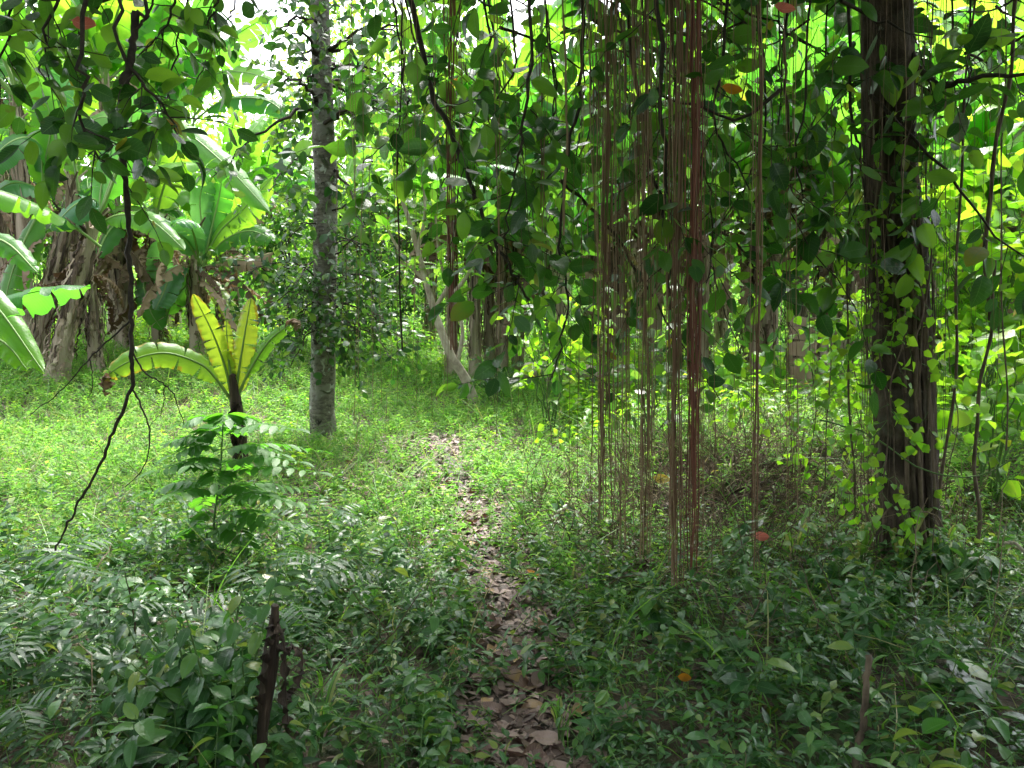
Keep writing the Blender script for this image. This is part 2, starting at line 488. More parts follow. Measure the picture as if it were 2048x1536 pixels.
def path():
    mb = MB(); V = []; m = 9
    for i, p in enumerate(PS):
        t = (PS[min(i + 1, 90)] - PS[max(i - 1, 0)]); n = Vector((t.y, -t.x, 0)).normalized()
        for j in range(m):
            s = (j / (m - 1) * 2 - 1) * (.14 + .04 * math.sin(i * .7) + R.uniform(-.05, .05)) * (1 - .9 * sstep(55, 88, i))
            x, y = p.x + n.x * s, p.y + n.y * s
            V.append((x, y, gz(x, y) + .02))
    f = [[i * m + j, i * m + j + 1, (i + 1) * m + j + 1, (i + 1) * m + j] for i in range(90) for j in range(m - 1)]
    mb.add(V, f); tag(link('path', mb.mesh('path', M['path'])), kind='structure')


path()

# ------------------------------------------------------------------ leaf shapes
OV = [leaf_tpl(6, .5, .6, .55, 'ovate', .08), leaf_tpl(6, .62, -.12, .3, 'ovate', .08), leaf_tpl(6, .60, .5, .35, 'ovate', .08), leaf_tpl(6, .66, .08, .12, 'ovate', .06), leaf_tpl(6, .50, .25, .15, 'ovate', .08), leaf_tpl(6, .56, .12, .25, 'ovate', .08), leaf_tpl(6, .46, .35, .05, 'ovate', .08), leaf_tpl(6, .58, .1, -.1, 'ovate', .08)]
RND = [leaf_tpl(5, .78, .15, .2, 'heart', .12), leaf_tpl(5, .70, .3, .1, 'heart', .12)]
LAN = [leaf_tpl(4, .34, .3, .3, 'lance', .06), leaf_tpl(4, .40, .2, .15, 'lance', .06), leaf_tpl(4, .46, .25, .4, 'ovate', .08)]
SM = [leaf_tpl(2, .5, .3, .25, 'ovate'), leaf_tpl(2, .42, .2, .4, 'ovate')]
STRAP = [leaf_tpl(5, .2, .3, .5, 'lance')]
HEART = [leaf_tpl(4, .8, .2, .15, 'heart', .15)]


# ------------------------------------------------------------------ herbs, grass, litter (stuff)
def herb_tpl(n_leaf, h, ll, tpls, r, whorl=2, stem=True):
    """a little leafy plant; leaves in whorls up a stem"""
    mb = MB(); lv = LV()
    lean = Vector((r.gauss(0, .25), r.gauss(0, .25), 1)).normalized()
    k = max(1, n_leaf // whorl)
    for i in range(k):
        s = .25 + .75 * (i + 1) / k
        p = lean * h * s
        a0 = i * 1.6 + r.random()
        for j in range(whorl):
            a = a0 + j * 2 * PI / whorl + r.gauss(0, .2)
            d = Vector((math.cos(a), math.sin(a), r.uniform(-.15, .5)))
            lv.add(p, d, Vector((r.gauss(0, .3), r.gauss(0, .3), 1)), ll * r.uniform(.65, 1.15))
    lv.build(mb, tpls, 0)
    if stem:
        a = np.array([[.0015, 0, 0], [-.0015, 0, 0], [-.001, .001, 1], [.001, .001, 1]]) * [1, 1, h]
        a[2:, 0] += lean.x * h; a[2:, 1] += lean.y * h
        mb.add(a, [[0, 1, 2, 3]], 1)
    V = np.concatenate(mb.v); uv = np.zeros((len(V), 2))
    F4 = np.concatenate(mb.l).reshape(-1, 4)
    uvl = np.concatenate(mb.u)
    uv[F4.ravel()] = uvl
    mats = np.concatenate(mb.m)
    return V, F4, uv, mats


def spread_tpls(mb, tpls, X, Y, sc, tilt=.25):
    Z = gzv(X, Y)
    n = len(X); a = rng.uniform(0, 2 * PI, n)
    up = np.stack([rng.normal(0, tilt, n), rng.normal(0, tilt, n), np.ones(n)], -1)
    D = np.stack([np.cos(a), np.sin(a), 0 * a], -1)
    up /= np.linalg.norm(up, axis=1)[:, None]
    S = np.cross(up, D); S /= np.linalg.norm(S, axis=1)[:, None]; D = np.cross(S, up)
    Mx = np.stack([D, S, up], -1) * sc[:, None, None]
    k = rng.integers(0, len(tpls), n)
    T = np.stack([X, Y, Z], -1)
    for i, t in enumerate(tpls):
        q = k == i
        if len(t) == 4:
            scatter(mb, t[:3], T[q], Mx[q], np.tile(t[3], q.sum()))
        else:
            scatter(mb, t, T[q], Mx[q], 0)


def area(n, y0, y1, side=.78, pad=1.0, xr=None):
    """points evenly over the ground that the photograph can see"""
    Y = np.sqrt(rng.uniform(y0 ** 2, y1 ** 2, n))
    X = rng.uniform(-1, 1, n) * (side * Y + pad)
    if xr: q = (X > xr[0]) & (X < xr[1]); X, Y = X[q], Y[q]
    return X, Y


def patchy(X, Y, s=1.0, o=0.0):
    return .5 + .5 * np.sin(X * 1.9 * s + 1.3 + o + 1.5 * np.sin(Y * 1.1 * s)) * np.cos(Y * 2.3 * s + .7 * o + np.sin(X * 2.7 * s))


def thin(X, Y, keep):
    q = rng.random(len(X)) < keep
    return X[q], Y[q]


def undergrowth():
    r = R
    # shade herbs near the camera
    near = [herb_tpl(r.choice([8, 12, 14]), r.uniform(.09, .28), r.uniform(.042, .068), LAN + LAN[:2], r, r.choice([2, 2, 3, 4])) for _ in range(12)]
    X, Y = area(14000, 1.3, 6.6)
    d = pdist(X, Y)
    bank = np.exp(-((X - 1.5) / 1.3) ** 2 - ((Y - 5.7) / .75) ** 2)
    X, Y = thin(X, Y, np.clip((d - .05) / .22, .06, 1) * (.5 + .5 * patchy(X, Y, 1.2)) * (1 - .5 * bank) * np.clip((5.6 - Y) / 1.8, .05, 1))
    mb = MB(); spread_tpls(mb, near, X, Y, rng.uniform(.55, 1.3, len(X)) * (.8 + .5 * patchy(X, Y, 1.9, 7)), .4)
    tallh = [herb_tpl(14, r.uniform(.28, .42), r.uniform(.07, .11), OV[:5], r, 2) for _ in range(5)] + [herb_tpl(9, r.uniform(.1, .2), r.uniform(.09, .13), HEART, r, 3) for _ in range(4)]
    X, Y = area(1500, 1.6, 6.5); X, Y = thin(X, Y, np.clip((pdist(X, Y) - .2) / .3, 0, 1) * (patchy(X, Y, 1.3, 9) > .55) * np.where(X < 0, 1, .5) * np.clip((5 - Y) / 1.2, 0, 1))
    spread_tpls(mb, tallh, X, Y, rng.uniform(.5, 1.1, len(X)), .35)
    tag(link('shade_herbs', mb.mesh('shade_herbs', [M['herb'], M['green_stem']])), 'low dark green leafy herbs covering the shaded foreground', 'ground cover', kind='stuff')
    # meadow: fine bright leaves
    mid = [herb_tpl(r.choice([12, 16]), r.uniform(.10, .2), r.uniform(.035, .06), SM, r, r.choice([2, 3])) for _ in range(10)]
    X, Y = area(42000, 3.6, 15.5)
    d = pdist(X, Y)
    keep = np.clip((d - .02) / .35 + .12 * np.clip(Y - 4.5, 0, 9), .14, 1) * np.where(patchy(X, Y, 2.6, 5) < .16, .25, 1)
    g_ = gat(880, 890); keep = keep * (1 - .85 * np.exp(-((X - g_.x) / .8) ** 2 - ((Y - g_.y) / .7) ** 2)); g2 = gat(690, 960); keep = keep * (1 - .7 * np.exp(-((X - g2.x) / .7) ** 2 - ((Y - g2.y) / .35) ** 2)) * np.clip((Y - 3.4) / 1.6, .1, 1) * (.45 + .55 * patchy(X, Y, .9, 2))
    X, Y = thin(X, Y, keep)
    mb = MB(); spread_tpls(mb, mid, X, Y, rng.uniform(.6, 1.3, len(X)) * (1 + .25 * np.clip(Y - 9, 0, 5) / 5))
    X, Y = area(14000, 15, 34, pad=2)
    big = [(t[0] * 2.6, t[1], t[2], t[3]) for t in mid[:5]]
    spread_tpls(mb, big, X, Y, rng.uniform(.8, 1.7, len(X)))
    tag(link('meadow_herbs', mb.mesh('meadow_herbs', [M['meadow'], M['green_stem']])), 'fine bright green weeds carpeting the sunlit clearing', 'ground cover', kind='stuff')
    # taller weeds on the right, lush and yellow green
    lush = [herb_tpl(r.choice([14, 18]), r.uniform(.3, .55), r.uniform(.08, .12), SM + LAN[2:], r, 2) for _ in range(8)]
    lush = [t for t in lush]
    X1, Y1 = area(6500, 6.9, 15, xr=(.6, 12))
    X2, Y2 = area(700, 12, 15, xr=(-12, -1))
    X3, Y3 = area(700, 4.3, 10); X3, Y3 = thin(X3, Y3, np.clip(pdist(X3, Y3) - .25, 0, 1) * (patchy(X3, Y3, 1.4, 3) > .5))
    X = np.concatenate([X1, X2]); Y = np.concatenate([Y1, Y2])
    mb = MB(); spread_tpls(mb, lush, X, Y, rng.uniform(.5, 1.2, len(X)))
    spread_tpls(mb, lush, X3, Y3, rng.uniform(.28, .6, len(X3)))
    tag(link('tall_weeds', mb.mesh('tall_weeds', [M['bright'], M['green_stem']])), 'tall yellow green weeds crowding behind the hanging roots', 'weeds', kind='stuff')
    # grass
    def blade(n, h, w, bend):
        s = np.linspace(0, 1, n + 1)
        x = bend * s ** 2 * h; z = h * (s - .25 * bend * s ** 2)
        ww = w * (1 - s) ** .6 + .0004
        V = np.concatenate([np.stack([x, ww, z], -1), np.stack([x, -ww, z], -1)])
        f = np.array([[i, i + 1, n + 2 + i, n + 1 + i] for i in range(n)])
        return V, f, np.zeros((len(V), 2))
    bl = [blade(4, .22, .0035, .6), blade(4, .30, .003, 1.1), blade(3, .16, .004, .4), blade(5, .40, .0035, 1.5), blade(4, .14, .006, .9)]
    X, Y = area(15000, 1.3, 7); d = pdist(X, Y)
    X, Y = thin(X, Y, np.clip((d - .03) / .25, .08, 1) * (.25 + .75 * patchy(X, Y, 1.6, 4)) * np.clip((Y - .5) / 3, .25, 1))
    mb = MB(); spread_tpls(mb, bl, X, Y, rng.uniform(.5, 1.2, len(X)), .45)
    X, Y = area(60000, 6, 15); d = pdist(X, Y)
    X, Y = thin(X, Y, np.clip((d - .03) / .5, .1, 1) * (.3 + .7 * patchy(X, Y, 1.1, 1)))
    spread_tpls(mb, bl, X, Y, rng.uniform(.6, 1.1, len(X)) * (.8 + Y * .03), .45)
    tag(link('grass', mb.mesh('grass', M['grass'])), 'thin bent grass blades growing through the weeds', 'grass', kind='stuff')
    # litter
    X, Y = area(24000, 1.3, 12); d = pdist(X, Y)
    bank = np.exp(-((X - 1.5) / 1.4) ** 2 - ((Y - 5.5) / .9) ** 2)
    X, Y = thin(X, Y, np.clip(np.where(d < .4, np.where(Y > 6, .5, 1), .3) + bank, 0, 1))
    k_ = (4 + 66 * rng.random(9000) ** 1.3).astype(int); X = np.concatenate([X, PA[k_, 0] + rng.normal(0, .11, 9000)]); Y = np.concatenate([Y, PA[k_, 1] + rng.normal(0, .12, 9000)])
    for q_ in ((880, 890), (690, 960), (40, 785), (420, 1180)):
        g_ = gat(*q_); X = np.concatenate([X, g_.x + rng.normal(0, .6, 1500)]); Y = np.concatenate([Y, g_.y + rng.normal(0, .4, 1500)])
    bits = []
    for t in LAN + OV[:2]:
        V = t[0].copy(); V[:, 2] = V[:, 2] * .6 + .012
        bits.append((V * .075, t[1], t[2]))
    mb = MB(); spread_tpls(mb, bits, X, Y, rng.uniform(.35, 1.1, len(X)), .35)
    mb.v = [v + [0, 0, .018] for v in mb.v]
    tag(link('leaf_litter', mb.mesh('leaf_litter', M['litter'])), 'small brown scraps of dead leaves over the soil', 'leaf litter', kind='stuff')
    # dry stalks and twigs, thick on the bank at right
    n = 4800
    X = rng.normal(1.75, 1.0, n); Y = rng.normal(5.5, .8, n)
    X2 = rng.uniform(-5, 6, 1500); Y2 = rng.uniform(2, 11, 1500)
    X = np.concatenate([X, X2]); Y = np.concatenate([Y, Y2]); n = len(X)
    q = pdist(X, Y) > .35; X, Y = X[q], Y[q]
    tw = []
    for k in range(7):
        b = MB(); pts = [Vector((0, 0, -.02))]; dd = Vector((R.gauss(0, .6), R.gauss(0, .6), R.uniform(.1, 1))).normalized()
        for j in range(6):
            pts.append(pts[-1] + dd * R.uniform(.05, .1)); dd = (dd + rv(.22) + Vector((0, 0, -.1))).normalized()
        tube(b, pts, .0035, .0012, 3, cap=False)
        tw.append((np.concatenate(b.v), np.concatenate(b.l).reshape(-1, 4), np.zeros((sum(map(len, b.v)), 2))))
    mb = MB(); spread_tpls(mb, tw, X, Y, rng.uniform(.5, 1.5, len(X)), .7)
    tag(link('dry_twigs', mb.mesh('dry_twigs', M['dry'])), 'tangle of dry grey brown twigs and stalks on the bank', 'twigs', kind='stuff')


undergrowth()


# ------------------------------------------------------------------ leafy branches
def twig_leaves(wood, lv, p, d, length, ll, droop=.25, step=.06, r=.003, gather=0.0, ang=.9):
    """a twig with alternate leaves"""
    n = max(3, int(length / .05)); pts = [Vector(p)]; d = Vector(d).normalized()
    for i in range(n):
        d = (d + rv(.10) + Vector((0, 0, -droop * .2))).normalized()
        pts.append(pts[-1] + d * length / n)
    tube(wood, pts, r, r * .4, 4, cap=False)
    m = max(2, int(length / step)); side = 1
    for i in range(m):
        s = .15 + .85 * (i + .5) / m
        s = s ** (1 - gather)
        k = min(int(s * n), n - 1); q = pts[k].lerp(pts[k + 1], s * n - k)
        t = (pts[k + 1] - pts[k]).normalized()
        perp = t.cross(Vector((0, 0, 1)) + rv(.5)).normalized() * side; side = -side
        dd = t * math.cos(ang) + perp * math.sin(ang) + Vector((0, 0, -.08)) + rv(.25)
        lv.add(q, dd, Vector((0, -.45, .6)) + rv(.6), ll * R.uniform(.45, 1.25))
    lv.add(pts[-1], d + rv(.2), Vector((0, -.3, .8)) + rv(.5), ll * R.uniform(.7, 1.1))


def bough(wood, lv, ctrl, r0, r1, ll, dens=7.0, tl=(.25, .5), start=.08, droop=.3, step=.065, wob=.02, n=None, down=-.2):
    L_ = sum((Vector(a) - Vector(b)).length for a, b in zip(ctrl, ctrl[1:]))
    n = n or max(8, int(L_ / .09))
    pts = spline(ctrl, n)
    pts = [p + rv(wob * .5) if 0 < i < n else p for i, p in enumerate(pts)]
    tube(wood, pts, r0, r1, 7)
    k = int(L_ * dens)
    for i in range(k):
        s = start + (1 - start) * (i + R.random()) / k
        j = min(int(s * n), n - 1); p = pts[j].lerp(pts[j + 1], s * n - j)
        t = (pts[j + 1] - pts[j]).normalized()
        d = t * .5 + t.cross(rv(1)).normalized() + Vector((0, 0, down))
        twig_leaves(wood, lv, p, d, R.uniform(*tl), ll, droop, step)
    return pts


# ------------------------------------------------------------------ the big fig at right
def fig_tree():
    base = Vector((at(1812, 1140, 4.4).x, 4.4, 0)); base.z = gz(base.x, base.y) - .05
    root = empty('fig_tree', base, 'massive dark fluted tree at right draped in vines, with dense leafy boughs', 'tree')
    mb = MB()
    c = [at(1812, 1185, 4.4), at(1806, 900, 4.4), at(1795, 600, 4.4), at(1778, 300, 4.4), at(1775, 0, 4.4), at(1790, -350, 4.8), at(1780, -800, 4.9)]
    c[0].z = base.z
    def rf(th, s):
        r = 1 + .11 * np.sin(3 * th + 4 * s + .5) + .07 * np.sin(5 * th - 5 * s + np.sin(23 * s)) + .05 * np.sin(9 * th + 4 * np.sin(17 * s)) * np.sin(31 * s + 2 * th) + .03 * np.sin(19 * th + 3 * np.sin(41 * s)) * np.cos(53 * s + th) + .04 * np.sin(26 * s + 2 * th) * np.sin(61 * s)
        return r * (1 + .35 * max(0, 1 - s * 14) ** 2 * (1 + .4 * np.sin(5 * th)))
    tube(mb, spline(c, 150), .16, .108, 72, rf=rf)
    child(mb, 'trunk', M['fig_bark'], root)
    # roots climbing flat on the trunk
    for k in range(15):
        b = MB(); a0 = R.uniform(PI, 2 * PI); tw = R.uniform(-.5, .5)
        pts = []
        for i, q in enumerate(spline(c[:5], 40)):
            s = i / 40; a = a0 + tw * s + .12 * math.sin(s * 9 + k)
            rr = .162 - .04 * s + R.uniform(-.004, .004) + .05 * max(0, 1 - s * 9)
            pts.append(q + Vector((math.cos(a) * rr, math.sin(a) * rr, 0)))
        tube(b, pts, R.uniform(.006, .024), R.uniform(.004, .010), 7)
        child(b, 'climbing_root', M['vine'] if k % 3 else M['fig_bark'], root)
    top = at(1780, -300, 4.42)
    Y = 4
    specs = [
        ([(820, -140, 4.1), (850, 130, 4.0), (905, 270, 3.9), (960, 420, 3.9), (1010, 520, 3.9), (1060, 600, 3.9)], .017),
        ([(1090, -140, 3.6), (1060, 150, 3.6), (1035, 330, 3.7), (1005, 500, 3.7)], .011),
        ([(1180, -140, 4.3), (1168, 120, 4.3), (1140, 300, 4.2), (1118, 480, 4.2), (1135, 620, 4.2), (1100, 760, 4.2)], .012),
        ([(1325, -140, 3.6), (1325, 200, 3.6), (1332, 400, 3.7), (1340, 620, 3.8)], .014),
        ([(1250, -140, 4.9), (1300, 330, 4.7), (1400, 420, 4.7), (1500, 520, 4.7), (1590, 610, 4.7)], .013),
        ([(1690, -140, 4.2), (1697, 180, 4.2), (1722, 330, 4.2), (1745, 470, 4.2)], .012),
        ([(1790, 60, 4.5), (1870, 170, 4.0), (1960, 150, 3.6), (2120, 150, 3.3)], .016),
        ([(1740, 190, 4.2), (1880, 330, 4.0), (2000, 480, 3.9), (2120, 540, 3.8)], .008),
        ([(1480, -140, 3.9), (1450, 100, 3.9), (1430, 240, 3.9), (1500, 380, 3.9)], .011),
        ([(1600, -140, 4.8), (1570, 120, 4.8), (1590, 330, 4.8), (1640, 500, 4.8)], .012),
        ([(960, -140, 4.9), (980, 80, 4.9), (940, 260, 5.0), (880, 380, 5.0)], .011),
        ([(1120, 360, 4.6), (1230, 470, 4.6), (1330, 640, 4.6), (1440, 800, 4.6)], .009),
        ([(1560, 180, 3.7), (1480, 235, 3.7), (1380, 215, 3.7), (1300, 190, 3.7)], .008),
    ]
    for x in range(30):
        px = 780 + x * 40 + R.uniform(-25, 25); Yd = R.uniform(3.95, 6.4)
        y1 = R.uniform(280, 720) if x > 1 else 380
        if x in (10, 17, 20): y1 = R.uniform(640, 790)
        if x < 7: y1 = R.uniform(180, 370)
        if x > 25: y1 = R.uniform(150, 380)
        specs.append(([(px, -140, Yd), (px + R.uniform(-50, 50), y1 * .35, Yd), (px + R.uniform(-70, 70), y1 * .7, Yd), (px + R.uniform(-80, 80), y1, Yd)], R.uniform(.007, .011)))
    for k in range(24):     # boughs running sideways along the top of the view
        px = 690 + k * 62; Yd = R.uniform(3.8, 6.5); y0 = R.uniform(-40, 170 if k > 4 else 60); dx = R.choice([-1, 1]) * R.uniform(150, 260) if k > 3 else R.uniform(100, 200)
        specs.append(([(px, y0 - 60, Yd), (px + dx * .5, y0 - 10, Yd + .1), (px + dx, y0 + R.uniform(0, 90), Yd + R.uniform(-.3, .3))], .008))
    for k, (sp, r) in enumerate(specs):
        w, lv = MB(), LV()
        ctrl = [at(*q) for q in sp]
        if sp[0][1] < -100:
            a = ctrl[0]; ctrl = [top.lerp(a, .1) + Vector((0, 0, .2)), a.lerp(top, .45) + Vector((0, 0, .45)), a + Vector((0, 0, .35))] + ctrl[1:]
        bough(w, lv, ctrl, r * 1.25, r * .35, (.165 if k in (5, 6, 7, 9) else R.uniform(.105, .15)), (6.5 if k < 13 else 4.2), (.2, .6), .12 if sp[0][1] < -100 else .0, droop=.3, step=.07, down=-.1, wob=.016)
        br = child(w, 'branch', M['twig'], root)
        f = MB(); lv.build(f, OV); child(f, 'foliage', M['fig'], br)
    # limbs and crown overhead, shading the foreground
    for k in range(20):
        a = k / 20 * 2 * PI + R.uniform(-.2, .2)
        w, lv = MB(), LV()
        L_ = R.uniform(3.2, 5.6)
        if math.sin(a) > .15: L_ = R.uniform(1.2, 2.2)
        tip = top + Vector((math.cos(a) * L_ * (1.25 if math.cos(a) < 0 else .8), math.sin(a) * L_ * 1.35, R.uniform(.2, .9)))
        if tip.x < .5: tip.y = min(tip.y, 5.0)
        mid = top.lerp(tip, .5) + Vector((0, 0, R.uniform(.5, .9)))
        bough(w, lv, [top - Vector((0, 0, .1)), mid, tip], .05, .012, .24, 8.5, (.4, .9), .15, droop=.25, step=.06, wob=.06, down=.1)
        for j in range(6):
            q = top.lerp(mid, .6 + .4 * R.random()).lerp(tip, R.random()); e = q + Vector((R.uniform(-1.3, 1.3), R.uniform(-1.3, 1.3), R.uniform(-.1, .5)))
            bough(w, lv, [q, q.lerp(e, .5) + Vector((0, 0, .1)), e], .015, .005, .24, 8.5, (.3, .8), .05, droop=.2, wob=.04, down=.1)
        br = child(w, 'branch', M['twig'], root)
        f = MB(); lv.build(f, OV); child(f, 'foliage', M['fig'], br)


fig_tree()


def lichen_tree():
    Y = 8.2
    c = [at(648, 905, Y), at(645, 800, Y), at(648, 600, Y), at(652, 400, Y), at(645, 200, Y), at(640, 0, Y), at(632, -300, Y), at(640, -600, Y)]
    c[0].z = gz(c[0].x, Y) - .05
    root = empty('lichen_covered_tree', c[0], 'slim straight grey tree with pale lichen patches beside the path', 'tree')
    mb = MB()
    def rf(th, s):
        return (1 + .06 * np.sin(2 * th + 9 * s) + .05 * np.sin(4 * th + 30 * s) * np.sin(23 * s) + .04 * np.sin(47 * s + th) + .03 * np.sin(9 * th + 70 * s)) * (1 + .35 * max(0, 1 - s * 18))
    tube(mb, spline(c, 70), .15, .07, 28, rf=rf)
    child(mb, 'trunk', M['grey_bark'], root)
    specs = []
    # low drooping small-leaved twigs either side of the trunk
    for (x0, y0, x1, y1) in [(655, 470, 790, 560), (650, 520, 560, 600), (655, 540, 800, 660), (650, 600, 550, 690), (655, 640, 790, 720), (650, 560, 500, 540), (655, 430, 760, 430), (655, 600, 730, 690), (650, 660, 580, 735), (650, 450, 560, 500), (655, 580, 760, 600), (655, 500, 730, 510), (650, 540, 590, 570), (650, 620, 590, 640), (655, 620, 770, 640), (655, 560, 800, 590), (650, 590, 530, 620), (655, 660, 740, 690), (655, 520, 780, 480), (650, 490, 570, 450), (655, 640, 700, 730), (650, 640, 600, 700), (650, 570, 580, 610), (655, 600, 820, 700)]:
        specs.append(([(x0, y0, Y), ((x0 + x1) / 2, (y0 + y1) / 2 - 25, Y + R.uniform(-.6, .3)), (x1, y1, Y + R.uniform(-.9, .6))], .010, .09, 11))
    # upper crown
    for k in range(34):
        y0 = R.uniform(-350, 330); x1 = 640 + R.choice([-1, 1, 1]) * R.uniform(60, 260)
        y1 = y0 + R.uniform(-60, 150)
        if x1 < 600 and y1 < 330: x1 = 640 - (640 - x1) * .38
        specs.append(([(644, y0, Y), ((644 + x1) / 2, (y0 + y1) / 2 - 30, Y + R.uniform(-.7, .7)), (x1, y1, Y + R.uniform(-1.3, 1.3))], .022, .12, 6.5))
    for sp, r, ll, dn in specs:
        w, lv = MB(), LV()
        bough(w, lv, [at(*q) for q in sp], r, .004, ll, dn, (.25, .6), .12, droop=.25, step=.06, wob=.03)
        br = child(w, 'branch', M['twig'], root)
        f = MB(); lv.build(f, OV); child(f, 'foliage', M['small'], br)


lichen_tree()


def left_tree():
    """tree whose trunk stands just outside the left edge; its boughs hang into the picture"""
    base = Vector((-3.3, 2.9, gz(-3.3, 2.9) - .05))
    root = empty('overhanging_tree', base, 'tree at the far left edge whose dark leafy boughs hang over the foreground', 'tree')
    top = Vector((-3.1, 2.9, 4.4))
    mb = MB(); tube(mb, spline([base, base.lerp(top, .5) + Vector((.1, 0, 0)), top], 30), .13, .07, 20, rf=lambda th, s: 1 + .06 * np.sin(4 * th + 6 * s) + .03 * np.sin(30 * s))
    child(mb, 'trunk', M['fig_bark'], root)
    specs = [
        [(110, -120, 3.0), (95, 60, 3.0), (78, 140, 3.0)],
        [(125, -120, 2.8), (160, 110, 2.8), (165, 210, 2.8), (180, 290, 2.8), (240, 345, 2.8)],
        [(190, -120, 3.1), (250, 100, 3.0), (330, 215, 3.0), (350, 260, 3.0)],
        [(20, -120, 3.2), (20, 60, 3.2), (-10, 170, 3.2)],
        [(330, -120, 3.4), (340, 30, 3.4), (290, 110, 3.4)],
        [(420, -120, 3.6), (440, -20, 3.6), (400, 60, 3.6)],
        [(250, -120, 3.3), (200, 20, 3.3), (120, 60, 3.3)],
        [(380, -140, 5.0), (360, 60, 5.0), (330, 210, 5.0), (300, 300, 5.0)],
        [(450, -140, 5.2), (470, 10, 5.2), (420, 80, 5.2), (390, 190, 5.2)],
    ]
    for sp in specs:
        w, lv = MB(), LV()
        ctrl = [at(*q) for q in sp]; a = ctrl[0]
        ctrl = [top, top.lerp(a, .5) + Vector((0, 0, .3)), a + Vector((0, 0, .1))] + ctrl[1:]
        bough(w, lv, ctrl, .012, .003, (.11 if sp[0][2] < 4 else .085), 4.5, (.12, .3), .6, droop=.3, step=.07)
        br = child(w, 'branch', M['twig'], root)
        f = MB(); lv.build(f, OV); child(f, 'foliage', M['fig'] if sp[0][2] < 4 else M['small'], br)
    for k in range(14):
        a = k / 14 * 2 * PI
        w, lv = MB(), LV(); tip = top + Vector((math.cos(a) * 2.9, math.sin(a) * 2.9, R.uniform(.3, 1)))
        bough(w, lv, [top, top.lerp(tip, .5) + Vector((0, 0, .5)), tip], .03, .008, .22, 14, (.3, .8), .2, wob=.05, down=.1)
        br = child(w, 'branch', M['twig'], root)
        f = MB(); lv.build(f, OV); child(f, 'foliage', M['fig'], br)


left_tree()


# ------------------------------------------------------------------ banana plants
def blade(mb, pts, W, pet=.18, side=None, fold=.25, droop=.35, torn=.3, wave=.02, rib=.012, mat=0, ribmat=1, crumple=0.0, r=R):
    """banana leaf along a midrib: petiole, then a blade split into lobes"""
    n = len(pts) - 1
    P_ = np.array([tuple(p) for p in pts]); tn = np.gradient(P_, axis=0); tn /= np.linalg.norm(tn, axis=1)[:, None] + 1e-9
    ref = np.array(tuple(side)) if side is not None else np.array([0, 1.0, 0])
    S = ref[None] - tn * (tn @ ref)[:, None]; S /= np.linalg.norm(S, axis=1)[:, None] + 1e-9
    U = np.cross(tn, S)
    if U[n // 3][2] < 0: U = -U
    k0 = int(pet * n)
    prof = lambda s: (max(0., 1 - abs(2 * s - .95) ** 3.2 if s < .5 else max(0., 1 - ((s - .475) / .525) ** 2.6)) ** .6)
    for sg in (1, -1):
        i = k0
        while i < n:
            j = min(n, i + (r.randint(2, 5) if r.random() < torn else r.randint(5, 11)))
            tilt = r.gauss(0, .10 + .5 * torn) * .35 - (.25 * torn)
            gap = .006 + .02 * torn * r.random()
            V, uv = [], []
            for q in range(i, j + 1):
                s = (q - k0) / (n - k0); w = W / 2 * prof(s) * (1 + crumple * r.uniform(-.4, .3)) + .004
                e = gap if q == i else (-gap if q == j else 0)
                if q == 0 or q == n: e = 0
                wv = wave * math.sin(q * 2.1 + sg + r.random() * .8)
                for c, f in enumerate((0, .35, .7, 1)):
                    a = fold - (fold + droop) * f + tilt * f
                    off = S[q] * sg * w * f * math.cos(a * .8) + U[q] * w * f * math.sin(a) + U[q] * wv * f * f + tn[q] * e * f * 1.5
                    if crumple: off = off + np.array([r.gauss(0, 1), r.gauss(0, 1), r.gauss(0, 1)]) * crumple * W * .16 * f
                    V.append(P_[q] + off); uv.append((s, .5 + sg * .5 * f))
            m = j - i
            f4 = [[a * 4 + b, (a + 1) * 4 + b, (a + 1) * 4 + b + 1, a * 4 + b + 1] for a in range(m) for b in range(3)]
            mb.add(V, f4, mat, uv)
            i = j
    tube(mb, P_, rib * 1.6, rib * .3, 6, ribmat)


def arc(L_, tilt0, bend, n=30, pet=.2, twist=0.0, ex=1.6):
    """midrib in local space starting upward, tilt0 from vertical, arching by bend"""
    p = Vector((0, 0, 0)); out = [p.copy()]
    for i in range(n):
        s = (i + .5) / n
        a = tilt0 + bend * s ** ex
        p = p + Vector((math.sin(a), math.sin(twist * s) * .3, math.cos(a))) * L_ / n
        out.append(p.copy())
    return out


BL, DL, YL = [], [], []
for k in range(12):
    mb = MB(); L_ = R.uniform(1.7, 2.5)
    blade(mb, arc(L_, 0.05, [.5, .9, 1.3, 1.7, 2.1, .7][k % 6], 34, twist=R.uniform(-2, 2)), R.uniform(.46, .62), .2, fold=R.uniform(.1, .5), droop=R.uniform(.1, .6),
          torn=[.15, .4, .7, 1.0][k % 4], wave=.025, rib=.014)
    BL.append(mb.mesh('banana_leaf', [M['banana'], M['rib']]))
for k in range(8):
    mb = MB(); L_ = R.uniform(1.1, 1.9)
    blade(mb, arc(L_, .7, R.uniform(2.15, 2.4), 30, twist=R.uniform(-3, 3), ex=.45), R.uniform(.18, .30), .12, fold=-.9, droop=R.uniform(.4, .7), torn=.9, wave=.03, rib=.008, crumple=.45, ribmat=0)
    DL.append(mb.mesh('dead_leaf', [M['dead_leaf']]))


